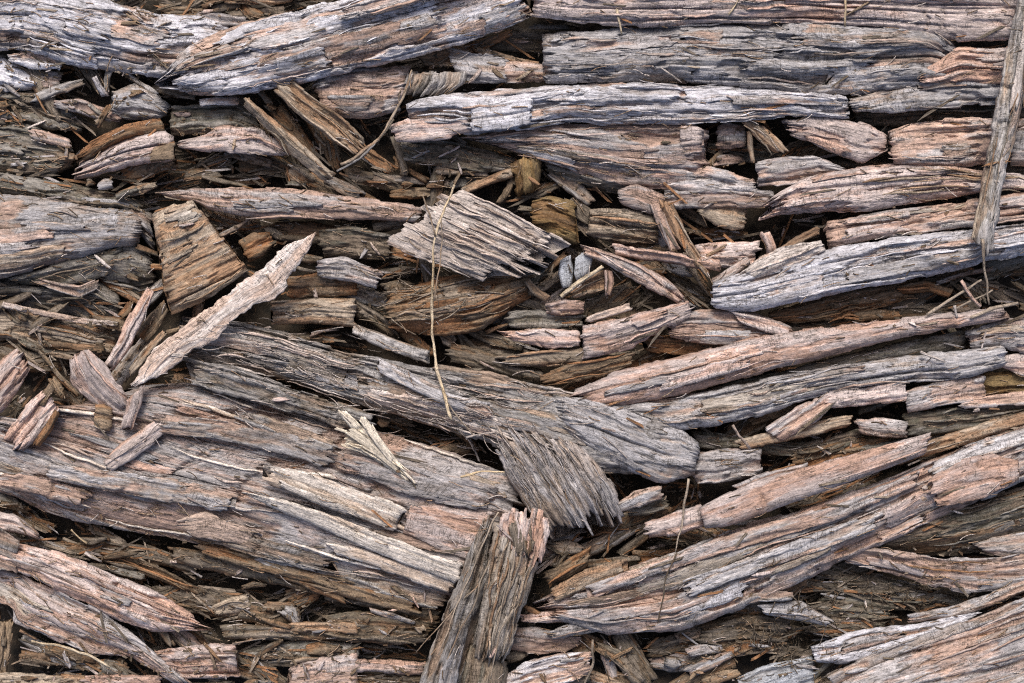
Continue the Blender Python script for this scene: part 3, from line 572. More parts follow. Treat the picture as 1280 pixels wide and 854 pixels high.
P('wood_strip','wood strip','pinkgrey','pale pink-grey strip over the blue-white chunk','h',"780,660 860,635 980,628","780,690 880,680 978,658",(86,84),12,jag=(12,4),spl=1)
P('wood_slab','wood slab','pinkgrey','layered pink-grey slab between stake and blue-white chunk','h',"630,650 720,650 820,665 900,680","620,730 740,748 830,735 900,705",(74,70),24,jag=(6,8),cracks=2)
P('wood_strip','wood strip','orange','orange splinter end behind the pink strip at the stake','h',"680,560 720,570 770,610","690,580 720,600 765,622",(84,78),8,jag=(4,4),spl=0)
P('stick','stick','brown','brown stick slanting down between stake and mossy litter','h',"955,700 1040,735 1140,840","950,730 1020,780 1105,870",(66,58),16,prof='round',jag=(5,0),spl=1)
P('stick','stick','brown','dark brown stick crossing under the slanting brown stick','h',"1000,800 1080,820 1200,880","980,850 1080,880 1180,920",(46,46),16,prof='round',jag=(5,0),spl=1)
# --- the long log in the lower corner across from the stake
L3 = P('log','log','pinkgrey','long slanting pink-grey log split in layers, dark hollow below','F',"672,752 720,732 790,708 850,690 930,658 1045,625 1180,570 1300,525 1400,495","690,775 760,792 850,787 910,767 980,737 1050,702 1150,656 1278,602 1400,560",(96,104),56,prof='round',drop=24,jag=(16,0),cracks=2.0,plates=1.3,spl=26,spkind='pinkgrey',flk=18)
P('split_layer','', 'pinkgrey','','F',"730,735 850,692 930,662 1045,632 1150,590","740,748 850,708 960,676 1050,648 1150,606",(106,112),9,parent=L3,jag=(14,14))
P('split_layer','', 'grey','','F',"850,728 930,700 1020,668 1100,640","860,745 940,716 1020,690 1095,662",(108,110),9,parent=L3,jag=(14,14))
P('split_layer','', 'pink','rounded pink end flake','F',"1160,600 1195,580 1235,570 1274,578","1168,632 1200,628 1240,616 1274,596",(114,112),10,parent=L3,jag=(10,4),rough=.8)
P('split_layer','', 'white','','F',"800,760 870,742 940,722","805,776 870,765 935,742",(98,98),8,parent=L3,jag=(12,12))
P('split_layer','', 'tan','','F',"690,735 730,712 780,700","692,752 735,735 785,715",(100,104),10,parent=L3,jag=(8,10))
P('wood_block','wood block','orange','orange-brown block end between stake and slanting log','F',"676,716 705,704 738,684","684,730 712,722 736,706",(92,88),22,jag=(5,4),spl=1)
P('wood_bar','wood bar','pink','round pink bar with blunt end lying on the slanting split log','F',"874,637 900,622 950,601 1050,574 1165,541","880,659 910,656 955,640 1050,606 1158,566",(124,126),26,prof='round',drop=16,jag=(2,8),plates=.1,rough=.3,cracks=.3,edge=.4,spl=1,flk=0)
P('wood_bar','wood bar','pink','reddish bar stub end to end with the round pink bar','F',"800,656 845,640 880,632","810,672 850,667 882,655",(98,98),22,prof='round',jag=(8,4),plates=.3,spl=0)
P('wood_strip','wood strip','pinkgrey','thin strip running along the round pink bar above it','F',"915,607 960,590 1010,578","922,614 965,600 1012,586",(106,106),12,jag=(6,6),spl=0)
P('wood_chunk','wood chunk','moss','mossy green-black log flank under the slanting log','F',"1078,678 1150,652 1210,632 1300,600 1380,580","1088,690 1150,696 1220,690 1300,668 1380,650",(78,84),44,prof='ridge',jag=(12,0),rough=1.8)
P('wood_chunk','wood chunk','grey','ragged grey chunk lying in the mossy flank','F',"1215,680 1245,672 1290,665","1230,692 1265,698 1295,694",(76,74),18,jag=(5,2))
P('wood_slab','wood slab','pinkgrey','arched slab with orange broken edge roofing a dark hollow','F',"1052,690 1110,688 1180,700 1240,698 1330,690","1058,702 1110,713 1160,730 1215,742 1330,728",(84,78),20,prof='lean',jag=(6,0),cracks=2,spkind='orange')
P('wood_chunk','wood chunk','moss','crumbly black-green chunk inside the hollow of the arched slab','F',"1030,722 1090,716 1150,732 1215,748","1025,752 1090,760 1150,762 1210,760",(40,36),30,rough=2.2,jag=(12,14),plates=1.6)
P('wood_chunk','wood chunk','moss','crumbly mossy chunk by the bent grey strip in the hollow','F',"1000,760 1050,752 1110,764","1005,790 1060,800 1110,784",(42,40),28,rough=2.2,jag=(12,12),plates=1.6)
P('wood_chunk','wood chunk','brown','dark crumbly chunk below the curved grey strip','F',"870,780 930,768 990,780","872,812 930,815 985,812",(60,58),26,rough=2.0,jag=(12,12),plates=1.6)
P('wood_strip','wood strip','grey','curved grey strip above the mossy hollow','F',"916,752 945,740 995,740","920,760 950,752 992,750",(92,90),10,jag=(5,4),spl=1)
P('wood_strip','wood strip','grey','bent grey strip below the curved grey strip','F',"946,756 1000,752 1042,776","955,768 1003,775 1036,782",(84,78),14,prof='round',jag=(6,5),spl=1)
P('wood_slab','wood slab','white','whitish slab with a dark crack beneath it, beside the hollow','F',"1012,812 1060,795 1110,784 1180,774 1225,765","1018,828 1060,830 1120,812 1170,795 1215,775",(82,80),24,prof='slab',jag=(8,10),rough=1.4)
P('wood_strip','wood strip','grey','long grey strip curving along the whitish slab','F',"1130,770 1190,758 1240,740 1330,705","1135,780 1190,772 1245,755 1330,722",(78,80),18,prof='round',jag=(10,0))
P('wood_slab','wood slab','pinkgrey','broad fine-grained pink-grey slab beside the long curving grey strip','F',"1045,858 1100,832 1160,806 1220,782 1330,738 1400,712","1040,960 1120,960 1220,950 1330,930 1400,920",(100,104),46,prof='slab',drop=10,jag=(14,0),plates=.6,cracks=1.6)
P('wood_strip','wood strip','grey','grey strip split off the broad fine-grained slab','F',"1030,845 1090,818 1150,796 1230,768 1330,725","1042,858 1095,832 1155,808 1235,780 1330,738",(92,98),16,jag=(10,0))
P('stick','stick','grey','grey stick lying in mossy fibre litter','F',"856,836 885,822 916,813","862,846 890,836 918,822",(62,62),12,jag=(4,4),spl=0)
P('wood_chunk','wood chunk','blue','blue-grey chunk in mossy litter beside the broad fine-grained slab','F',"920,848 962,832 1018,822","925,885 970,872 1020,852",(68,66),26,jag=(5,6))
P('wood_chip','wood chip','orange','orange chip in mossy litter below the grey stick','F',"874,850 900,840 925,836","878,862 905,852 926,846",(58,58),12,jag=(4,4),spl=0)
P('wood_chip','wood chip','orange','brown-orange chip above the grey stick in mossy litter','F',"900,815 930,800 955,797","908,825 935,815 955,806",(56,58),12,jag=(5,4),spl=0)
P('wood_chip','wood chip','pinkgrey','pinkish chip beside mossy hollow litter','F',"855,812 880,804 902,806","860,822 885,818 903,816",(58,58),10,jag=(4,4),spl=0)
# --- the middle stack of logs across from the torn plate
P('log','log','pink','long smooth pink log stripped of bark, tapering upward','F',"716,490 770,466 850,446 960,420 1060,407 1150,397 1258,386","728,508 790,505 850,492 900,481 960,463 1050,440 1130,421 1258,396",(104,116),40,prof='round',drop=26,jag=(16,10),plates=.3,rough=.5,cracks=.5,spl=4,flk=3)
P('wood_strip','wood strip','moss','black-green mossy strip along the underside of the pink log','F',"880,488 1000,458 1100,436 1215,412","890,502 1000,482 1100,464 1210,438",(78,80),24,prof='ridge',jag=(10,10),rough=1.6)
P('log','log','grey','weathered grey log below the black-green mossy strip','F',"765,512 850,497 960,474 1060,458 1150,444 1258,434","790,518 850,538 930,524 1020,494 1100,480 1200,472 1258,456",(98,104),40,prof='round',drop=20,jag=(16,4),cracks=2,plates=1.2,spl=14)
P('wood_slab','wood slab','pink','pink tongue-shaped slab under the weathered grey log','F',"1025,492 1080,484 1132,476","1030,510 1080,506 1136,498",(96,98),18,jag=(8,5))
P('wood_slab','wood slab','pinkgrey','grey-pink layered slab end to end with the pink tongue','F',"1130,492 1180,476 1232,470","1132,514 1180,506 1234,496",(92,94),20,jag=(4,6),cracks=2)
P('wood_slab','wood slab','pinkgrey','slanting cracked slab below weathered grey log, crossing pink tongue','F',"955,538 1000,508 1042,488","975,552 1020,526 1042,506",(92,98),18,jag=(10,4),cracks=2.2)
P('wood_strip','wood strip','tan','tan strip along the foot of the slanting cracked slab','F',"915,552 990,532 1066,520","930,562 1000,548 1064,532",(82,80),14,jag=(8,6))
P('wood_strip','wood strip','moss','mossy twiggy strip under the tan strip','F',"860,540 920,545 1000,555 1080,535","870,560 940,566 1000,572 1080,552",(54,56),22,jag=(8,8),rough=1.6)
P('wood_block','wood block','pinkgrey','pinkish block lying across mossy litter by the tan strip','F',"1068,526 1105,524 1138,528","1074,541 1105,546 1134,546",(84,82),16,jag=(5,5))
P('wood_slab','wood slab','moss','grey-black lichen-covered slab under the layered slab','F',"1128,520 1200,508 1300,498 1380,495","1135,545 1200,540 1300,528 1380,525",(78,78),28,rough=1.7,jag=(8,0))
P('wood_strip','wood strip','pinkgrey','pinkish strip over the lichen-covered slab','F',"1195,502 1240,494 1340,484","1200,511 1240,508 1340,502",(90,90),12,jag=(10,0))
P('wood_strip','wood strip','ochre','mossy yellow-brown strip above the pinkish strip','F',"1222,470 1260,464 1340,462","1228,494 1260,490 1340,488",(78,78),20,jag=(5,0))
P('wood_block','wood block','pinkgrey','grey-pink block resting over the tip of the long pink log','F',"1206,416 1245,402 1330,394","1212,434 1245,434 1330,446",(98,100),26,jag=(5,0),cracks=2)
P('wood_chip','wood chip','pink','small pink chip at the tip of weathered grey log','F',"1246,448 1270,442 1320,440","1252,460 1275,468 1320,470",(92,92),16,jag=(5,0),spl=0)
P('wood_slab','wood slab','brown','dark slab in the gap between grey-pink block and mossy strip','F',"1190,425 1240,430 1330,440","1195,445 1240,452 1330,462",(60,60),20,jag=(5,0))
P('wood_block','wood block','pinkgrey','crumbly pink-grey block beside the grey log end','F',"866,568 900,562 952,560","868,602 900,602 950,594",(84,82),28,jag=(5,6),cross=3,rough=1.3)
P('wood_strip','wood strip','orange','orange-brown strip under the round pink bar','F',"940,598 1010,572 1085,545","950,610 1020,590 1090,560",(56,60),18,jag=(8,8))
P('wood_strip','wood strip','orange','orange strip in the dark gap below the pinkish block','F',"985,570 1040,555 1110,545","990,582 1045,570 1110,556",(58,58),14,jag=(8,8))
P('wood_slab','wood slab','tan','tan-pink slab edge behind the round pink bar','F',"1110,570 1180,545 1260,520 1330,500","1120,582 1190,560 1260,538 1330,520",(88,92),22,jag=(8,0))
P('wood_slab','wood slab','moss','mossy dark slab in the gap above the round pink bar','F',"1070,560 1130,548 1200,532 1300,515","1080,575 1130,565 1200,552 1300,535",(62,62),24,jag=(8,0),rough=1.6)
# --- wide grey bar and company below the upright grey stick
P('log','log','white','wide pale grey bar log with ragged blunt end','F',"887,356 920,344 960,334 1040,312 1130,297 1220,288 1300,278 1380,270","888,384 930,390 1000,376 1080,358 1150,346 1230,326 1300,316 1380,308",(112,114),40,prof='slab',drop=12,jag=(8,0),cracks=2,plates=.9,spl=14)
P('log','log','pinkgrey','grey-pink log resting against the upper edge of wide pale bar','F',"1030,280 1100,266 1200,254 1300,238 1380,232","1032,310 1100,297 1200,284 1300,274 1380,266",(102,106),36,prof='round',drop=18,jag=(6,0),cracks=1.8)
P('stick','stick','pale','pale flat stick leaning on the ragged end of the wide pale bar','F',"928,341 952,320 980,310 1028,301","936,349 965,341 985,334 1032,312",(110,112),12,jag=(8,4),spl=1)
P('stick','stick','tan','thin tan stick above the pale flat stick','F',"962,318 990,298 1022,284","968,325 996,306 1025,292",(100,108),10,prof='round',jag=(4,4),spl=0)
P('stick','stick','pink','pink stick stub poking up beside the thin tan stick','F',"948,292 955,305 960,320","962,288 968,302 972,316",(92,80),14,jag=(4,4),spl=0)
P('wood_chunk','wood chunk','pink','reddish flat chunk among crossing sticks','F',"866,308 905,303 955,303","878,332 910,334 945,328",(78,78),20,jag=(5,8),spl=1)
P('stick','stick','pinkgrey','short stick slanting under the reddish flat chunk','F',"885,350 910,336 936,320","892,358 916,345 940,328",(84,86),10,prof='round',jag=(4,4),spl=0)
P('wood_strip','wood strip','orange','orange-brown rotten strip in the shadow of the wide pale bar','F',"955,392 1010,378 1070,362 1145,350","965,404 1020,402 1070,392 1140,372",(64,62),22,jag=(10,10),spl=3)
P('wood_strip','wood strip','orange','small curved orange-brown strip beside dry twigs','F',"1118,360 1155,350 1195,362","1125,368 1160,364 1190,374",(70,66),12,jag=(6,6),spl=1)
P('wood_slab','wood slab','brown','dark slab under the orange-brown rotten strip','F',"930,402 1020,402 1120,385 1230,372","940,420 1020,418 1120,402 1230,392",(46,46),20,jag=(8,8))
# --- the upright stick crossing the logs
USTK = P('upright_stick','stick','fibre','long upright grey-brown stick laid across the stacked logs','F',"1285,-60 1268,20 1256,80 1240,160 1227,230 1216,312","1305,-60 1290,30 1278,130 1263,190 1250,240 1240,316",(146,150),24,prof='round',drop=14,jag=(0,14),cracks=3,plates=.6,spl=6,spkind='tan')
P('strand','', 'tan','brown loosened strand','F',"1262,60 1244,140 1230,220 1213,300","1270,60 1252,140 1238,220 1222,304",(142,142),12,parent=USTK,prof='round',jag=(6,10))
# --- top row
P('log','log','pink','pink barkless log above the wide layered blue-grey log','F',"664,-60 800,-62 1000,-60 1200,-62 1380,-60","664,18 720,27 800,32 900,28 1000,27 1100,32 1185,50 1275,50 1380,50",(108,110),60,prof='round',drop=22,jag=(6,0),rough=.8,plates=.6,cracks=1.6,spl=14)
P('log','log','grey','wide layered blue-grey log under the pink barkless log','F',"676,44 720,40 850,34 960,29 1080,27 1172,32 1188,52 1200,62","680,100 740,104 850,101 960,109 1010,119 1080,116 1150,106 1200,98",(100,104),50,prof='slab',drop=16,jag=(4,12),cracks=2.2,plates=1.6,cross=2,spl=22,rough=1.2)
P('wood_slab','wood slab','pink','pink broken slab at the end of the layered blue-grey log','F',"1148,92 1175,78 1195,62 1270,60 1380,58","1150,102 1180,102 1205,101 1262,104 1380,102",(104,106),24,jag=(12,0),rough=.9)
P('wood_slab','wood slab','grey','grey slab below the pink broken slab, touching upright stick','F',"1060,126 1120,106 1200,101 1300,106","1064,140 1120,139 1200,132 1300,124",(96,98),26,prof='slab',jag=(6,0),cracks=2)
P('log','log','white','long whitish log with a pale blunt end below the layered log','F',"505,134 530,124 640,113 740,105 850,107 950,112 1062,123","512,152 590,166 650,162 720,151 800,154 900,153 1000,144 1064,147",(108,104),42,prof='slab',drop=14,jag=(5,8),cracks=2,plates=1.0,spl=18)
P('wood_slab','wood slab','pink','flat pink slab beneath the blunt end of the whitish log','F',"488,158 510,150 545,149 586,145","494,176 520,176 555,173 588,166",(102,104),14,jag=(5,3),plates=.5,rough=.7,spl=0)
P('wood_chip','wood chip','white','clean white patch of skin lying on the whitish log','F',"588,136 620,128 664,124","590,164 630,162 664,152",(114,112),8,jag=(3,5),rough=.6,plates=.3,spl=0)
P('log','log','pinkgrey','grey-pink log with mossy flank under the whitish log','F',"585,172 680,156 780,157 850,155 888,166","630,186 690,204 760,226 820,236 880,234",(92,90),44,prof='lean',drop=22,jag=(14,8),cracks=2,rough=1.3,spl=10)
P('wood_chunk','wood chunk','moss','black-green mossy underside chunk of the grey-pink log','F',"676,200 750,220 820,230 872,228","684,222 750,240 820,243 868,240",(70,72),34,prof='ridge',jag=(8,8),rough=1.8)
P('wood_block','wood block','pink','small pink block capping the end of the grey-pink log','F',"848,160 865,158 879,160","850,194 865,192 880,188",(96,94),22,jag=(4,4),spl=0)
P('wood_slab','wood slab','pinkgrey','grey-pink slab below the tangle of brown sticks','F',"830,208 880,208 945,226","832,236 890,242 946,236",(78,80),22,jag=(8,5))
P('wood_chunk','wood chunk','pinkgrey','rough pinkish chunk between tan slat and curled grey bark','F',"393,104 415,94 450,86 515,85","398,134 430,146 460,148 500,138",(84,84),36,prof='slab',rough=1.6,jag=(6,6),cracks=2)
P('wood_chunk','wood chunk','fibre','curled dark grey fibrous chunk by the rough pinkish chunk','F',"512,92 508,105 502,122","582,88 580,104 560,118",(88,82),28,prof='round',rough=1.4,jag=(4,6),cracks=3)
P('wood_chunk','wood chunk','grey','grey wedge chunk in the gap above the whitish log','F',"555,58 590,66 640,76","575,104 610,104 635,100",(74,70),26,rough=1.3,jag=(5,6))
P('wood_slab','wood slab','pinkgrey','pinkish slab end under the layered blue-grey log','F',"622,80 650,76 690,82","625,102 655,104 690,100",(66,68),22,jag=(6,0))
P('wood_slab','wood slab','tan','brown slab tucked under the slanting grey log','F',"515,66 550,60 590,58","528,80 560,84 595,88",(62,60),20,jag=(6,6))
P('stick','stick','tan','thin tan slat sloping in the dark gap above the whitish log','F',"596,58 630,68 676,78","592,64 628,75 672,84",(60,62),8,jag=(4,4),spl=0)
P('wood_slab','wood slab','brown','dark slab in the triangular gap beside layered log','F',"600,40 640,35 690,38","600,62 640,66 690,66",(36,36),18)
# --- around the ochre rot
P('wood_block','wood block','ochre','upright ochre rotten block under the mossy log','F',"638,198 642,220 648,246","678,188 676,215 672,240",(84,72),36,prof='round',rough=1.6,jag=(8,6))
P('wood_block','wood block','ochre','crumbling ochre block beside the torn plate','F',"662,254 690,246 722,256","664,284 695,296 722,306",(86,82),36,prof='round',rough=1.7,jag=(6,6))
P('wood_slab','wood slab','moss','dark layered slab under the flat pink slab of the whitish log','F',"496,176 560,176 612,190 645,200","500,200 560,208 600,214 640,214",(64,62),26,jag=(6,6),rough=1.4,cracks=2)
P('wood_strip','wood strip','tan','narrow tan strip in the hollow above grey-pink bar','F',"544,208 580,206 612,212","546,218 580,220 610,222",(52,52),12,jag=(4,5),spl=0)
P('stick','stick','tan','brown stick leaning toward the ochre block','F',"575,236 605,222 640,208","580,244 610,232 644,220",(64,68),12,prof='round',jag=(4,4),spl=0)
P('stick','stick','brown','short dark stick standing in the hollow beside curved twigs','F',"486,170 495,195 502,222","497,168 505,192 512,218",(70,56),10,prof='round',jag=(4,4),spl=0)
P('wood_strip','wood strip','orange','orange-brown short strip below the hollow of curved twigs','F',"486,238 510,234 540,234","488,248 512,248 540,246",(56,56),14,jag=(4,4),spl=0)
P('wood_strip','wood strip','brown','brown strip in the dark hollow beside the tan slat','F',"425,210 470,215 520,228","430,228 470,234 515,246",(42,42),16)
P('torn_plate','wood plate','beige','pale torn plate with comb-like splintered end','F',"572,236 610,252 650,272 700,300","474,302 520,320 570,338 634,362",(112,118),18,prof='slab',drop=4,jag=(14,56),cracks=3,cw=.45,plates=.05,rough=.3,spl=30,flk=1)
P('log','log','orange','orange-brown rotten log stub under the torn plate','F',"478,372 540,352 600,342 668,338","488,412 540,418 600,412 662,372",(88,84),46,prof='round',drop=30,jag=(12,10),cracks=3,rough=1.3,spl=7,spkind='tan',flk=6)
P('wood_chip','wood chip','tan','curled tan chip at the end of the orange-brown stub','F',"655,352 665,368 682,378","662,346 674,360 690,372",(94,88),8,jag=(4,4),spl=0)
P('bark_chip','bark chip','blue','rounded pale blue-grey bark chip in a dark hollow','F',"700,324 696,342 702,362","714,318 718,338 716,358",(84,78),12,prof='round',jag=(2,2),plates=0,rough=.5,cracks=.4,spl=0,edge=.5,grow=-1)
P('bark_chip','bark chip','blue','angular pale blue-grey bark chip beside the rounded one','F',"718,322 716,342 720,352","732,314 744,322 738,340",(90,84),12,prof='slab',jag=(2,2),plates=0,rough=.5,cracks=.4,spl=0,edge=.5,grow=-1)
P('stick','stick','straw','thin pale stick slanting past the blue-grey bark chips','F',"698,369 720,352 752,330","702,373 724,357 756,334",(92,98),7,prof='round',jag=(3,3),spl=0,plates=0)
P('wood_strip','wood strip','tan','tan strip behind the thin pale stick','F',"708,362 730,346 762,334","716,374 740,366 764,356",(82,84),14,jag=(4,4),spl=1)
P('stick','stick','pink','tiny upright pink stick below the forked pink branch','F',"755,338 757,352 756,370","766,338 767,354 764,371",(92,86),9,jag=(2,2),spl=0)
P('stick','stick','pinkgrey','flat pink branch slanting down across crossing sticks','F',"726,306 760,314 800,330 835,352 856,372","728,318 760,330 795,352 825,366 850,380",(98,102),16,prof='slab',jag=(8,8),cracks=2,spl=2)
P('stick','stick','pink','horizontal pink stick crossing the flat pink branch','F',"765,306 830,315 902,326","766,318 830,329 900,339",(96,100),14,prof='round',jag=(6,6),spl=1)
P('stick','stick','tan','tan-brown stick crossing down between the pink sticks','F',"824,250 840,290 872,332 886,348","840,252 858,292 882,328 890,342",(108,98),16,prof='ridge',jag=(5,8),spl=2)
P('stick','stick','pinkgrey','short pinkish stick crossing the tan-brown stick','F',"812,254 822,282 838,318","826,252 836,278 852,312",(100,98),12,prof='round',jag=(5,5),spl=1)
P('wood_chip','wood chip','pinkgrey','rounded pinkish lump of wood above the crossing sticks','F',"770,240 795,230 832,246","774,252 805,264 834,272",(92,90),22,prof='round',jag=(5,6),plates=.3,spl=0)
P('wood_block','wood block','tan','grooved tan block below the rounded pinkish lump','F',"736,264 780,262 826,274","734,294 780,304 826,302",(82,80),26,jag=(4,6),cracks=3,spl=2)
P('wood_bar','wood bar','pinkgrey','narrow pink-grey bar between stick tangle and tan chip','F',"826,240 900,237 970,240","830,262 900,261 962,259",(80,82),22,prof='slab',jag=(6,6))
P('wood_chip','wood chip','tan','lens-shaped tan chip with orange rim in a dark hollow','F',"870,262 895,252 920,254 934,264","872,266 895,282 915,287 932,284",(72,70),16,jag=(4,4),plates=.5,spl=0)
P('wood_wedge','wood wedge','pink','fat pinkish wedge with reddish head below the layered log','F',"982,152 1010,146 1045,147 1085,158 1110,172","984,168 1010,176 1045,192 1078,203 1108,188",(98,92),34,prof='round',drop=16,jag=(8,5),cracks=.7,rough=.7,plates=.6)
P('stick','stick','tan','tan stick leaning against the fat pinkish wedge','F',"940,146 965,168 987,190","926,153 950,176 970,193",(92,86),12,jag=(4,5),spl=1)
P('wood_block','wood block','pinkgrey','small pinkish block behind the leaning tan stick','F',"894,160 912,154 934,157","894,186 915,187 934,182",(76,76),20,jag=(5,4),spl=0)
P('stick','stick','tan','thin upright brown stick beside the leaning tan stick','F',"933,162 934,185 938,206","940,162 942,185 944,205",(84,76),7,prof='round',jag=(3,3),spl=0)
P('wood_block','wood block','pinkgrey','squared grey-pink block with fine layers beside upright stick','F',"1110,164 1140,154 1180,150 1252,150","1114,204 1150,208 1190,209 1250,200",(98,100),36,prof='slab',jag=(5,4),cracks=2.4,cross=2,rough=1.2)
P('wood_slab','wood slab','pinkgrey','flat pinkish slab with notched edge above the long splintered slab','F',"944,204 985,197 1020,197 1048,206","946,233 985,230 1020,226 1065,218",(94,92),22,jag=(4,10),cracks=1.8)
P('log','log','pink','splintered pink-tan slab with orange tips below the squared block','F',"962,250 1000,228 1060,212 1120,206 1180,208 1240,218 1320,222","958,272 1000,264 1050,264 1100,262 1150,252 1230,238 1320,236",(104,98),36,prof='slab',drop=14,jag=(18,0),cracks=2.6,plates=1.2,spl=12,spkind='tan')
P('wood_slab','wood slab','brown','dark slab under the squared grey-pink block','F',"1040,200 1120,208 1250,206 1320,205","1050,218 1120,222 1250,222 1320,222",(56,56),22)
P('log','log','moss','dark mossy log end in the gap below grey slab','F',"1065,140 1120,138 1200,133 1300,128","1070,160 1120,158 1200,152 1300,150",(54,54),28,rough=1.6,jag=(4,0))
P('wood_block','wood block','pinkgrey','pink-grey block beyond the upright stick','F',"1266,150 1300,148 1350,148","1262,205 1300,207 1350,205",(92,92),34,jag=(4,0))
# --- between torn plate and the pink logs
P('wood_chunk','wood chunk','pink','small rounded pink chunk beside the orange-brown stub','F',"680,380 705,373 732,377","682,392 705,395 730,393",(88,88),18,prof='round',jag=(4,4),spl=0)
P('stick','stick','pale','short pale stick above the smooth pink slab','F',"733,397 755,388 788,379","736,403 760,396 789,387",(98,98),10,jag=(4,4),spl=0)
P('wood_slab','wood slab','pink','smooth pink slab with torn tan underside above long pink log','F',"727,408 760,402 800,392 862,376","726,447 755,444 790,432 866,392",(102,100),28,prof='slab',drop=8,jag=(6,8),plates=.5,rough=.7,spl=3)
P('wood_slab','wood slab','pinkgrey','long grey-pink slab end to end with the smooth pink slab','F',"832,398 870,388 920,388 960,398 992,413","838,422 880,430 930,430 970,424 990,420",(96,90),26,prof='slab',jag=(10,6),spl=3)
P('wood_flake','wood flake','pink','pink lens flake lying over the long grey-pink slab','F',"912,388 950,396 988,411","925,404 955,415 986,421",(102,98),9,jag=(5,3),rough=.6,spl=0)
P('wood_strip','wood strip','orange','orange-brown strip under the long grey-pink slab','F',"800,422 860,420 930,428","806,440 860,444 925,440",(72,72),18,jag=(8,8))
P('wood_strip','wood strip','pink','flat pink strip end with pointed tip below orange-brown stub','F',"626,414 670,411 727,416","640,426 685,434 727,432",(92,90),14,jag=(10,4),spl=1)
P('wood_strip','wood strip','tan','tan strip layered under the flat pink strip','F',"618,446 680,438 730,434","634,458 690,458 748,450",(84,82),16,jag=(10,6),spl=2)
P('wood_strip','wood strip','orange','brown grooved strip with torn end above the great log','F',"664,474 720,454 792,440","684,482 735,474 790,458",(88,90),18,jag=(10,5),cracks=3,spl=3)
P('wood_strip','wood strip','brown','dark strip between the tan layer and great log','F',"560,430 610,440 680,466","560,452 620,462 680,482",(68,72),20,jag=(8,8))
P('wood_strip','wood strip','fibre','stringy strip along the upper edge of the great log','F',"540,455 610,465 700,488","540,470 610,484 690,500",(96,98),12,jag=(14,14),cracks=3)
P('wood_slab','wood slab','moss','dark green-brown slab below the rounded pink chunk','F',"632,392 680,388 730,396","634,408 690,410 728,408",(72,72),20,jag=(6,6),rough=1.5)
# --- between tan block and torn plate
P('wood_block','wood block','tan','brown-tan block with flat base above the great log','F',"338,380 390,373 446,374","340,406 395,404 446,409",(78,78),30,jag=(4,5),cracks=2)
P('wood_block','wood block','orange','dark orange-brown layered block over the flat-based block','F',"358,348 400,344 448,346","360,372 405,372 448,368",(70,72),24,jag=(5,5),cracks=2.4)
P('wood_slab','wood slab','pinkgrey','pale pinkish slab end beside the hollow under torn plate','F',"392,328 430,322 475,340","398,346 440,352 474,360",(88,88),18,jag=(6,8),spl=1)
P('wood_chunk','wood chunk','moss','grey mossy rubble chunk below the grey-pink bar','F',"398,290 440,284 490,296","402,322 440,322 486,326",(70,70),28,rough=2,jag=(6,6))
P('wood_chunk','wood chunk','brown','dark rubble chunk under the end of grey-pink bar','F',"340,278 390,278 420,284","345,300 385,305 410,305",(52,52),24,rough=1.8,jag=(6,6))
P('wood_strip','wood strip','brown','dark brown strip in the hollow beside the fibrous log stub','F',"440,372 470,390 500,410","432,386 462,404 492,424",(58,58),16)
P('wood_strip','wood strip','fibre','grey-brown strip sloping from tan block base toward great log','F',"440,405 480,420 540,440","436,416 476,434 535,455",(76,80),14,jag=(8,8))
# --- stems and twigs
gs = tube('grass_stem', [(570,232,140),(552,262,136),(544,300,134),(540,360,122),(539,420,112),(548,470,116),(558,505,118),(566,525,116)], (1.5,2.0), 'straw', 'dry forked grass stem hanging over the torn plate', 'grass stem')
tube('fork', [(527,246,140),(538,268,138),(545,296,135)], (1.0,1.3), 'tan', parent=gs)
tube('fork', [(552,270,139),(551,320,133),(544,375,122)], (.9,.8), 'tan', parent=gs)
tube('fork', [(556,498,118),(572,520,116),(592,545,116)], (1.3,.8), 'tan', parent=gs)
gs2 = tube('dry_stem', [(515,86,112),(500,130,112),(480,165,108),(455,192,104),(425,205,98)], (1.4,2.2), 'tan', 'curved brown stem arching from the rough chunk to the tan slat', 'dry stem')
tube('fork', [(470,180,106),(450,200,102),(420,214,94)], (1.8,1.2), 'fibre', parent=gs2)
tube('dry_stem', [(494,148,104),(478,172,104),(450,196,100),(432,206,96)], (1.2,2.0), 'straw', 'pale dry stem beside the curved brown stem', 'dry stem')
tube('twig', [(1158,394,112),(1190,374,116),(1228,350,120)], (2.0,1.6), 'tan', 'brown twig slanting up from the pink log to the wide pale bar', 'twig')
tube('twig', [(1200,350,122),(1212,366,120),(1226,384,116)], (2.4,2.0), 'pink', 'short pink twig crossing the slanting brown twig', 'twig')
tube('twig', [(1228,300,150),(1232,340,130),(1236,380,118)], (1.8,1.2), 'tan', 'thin upright twig hanging below the upright grey-brown stick', 'twig')
tube('twig', [(1190,388,114),(1210,378,116),(1240,364,112)], (1.6,1.2), 'tan', 'thin twig tip lying under the short pink twig', 'twig')
tube('twig', [(1194,382,116),(1196,396,114)], (1.8,1.4), 'pale', 'tiny pale twig stub standing on the long pink log', 'twig')
tube('twig', [(1212,396,118),(1250,384,122),(1272,378,122)], (2.6,2.2), 'tan', 'tan twig lying along the tip of the long pink log', 'twig')
tube('twig', [(915,532,116),(926,548,112),(937,562,106)], (2.0,1.6), 'pale', 'pale twig leaning off the weathered grey log near crumbly block', 'twig')
tube('twig', [(1150,441,110),(1165,447,111),(1181,453,108)], (1.6,1.2), 'pale', 'tiny pale twig on the mossy strip of the weathered grey log', 'twig')
tube('twig', [(845,690,112),(832,725,110),(822,780,104)], (1.0,0.7), 'brown', 'thin dark stem lying over the slanting layered log', 'twig')
tube('twig', [(860,600,112),(856,640,108),(843,690,108)], (1.6,1.0), 'tan', 'thin brown stem hanging from the smooth grey log end', 'twig')
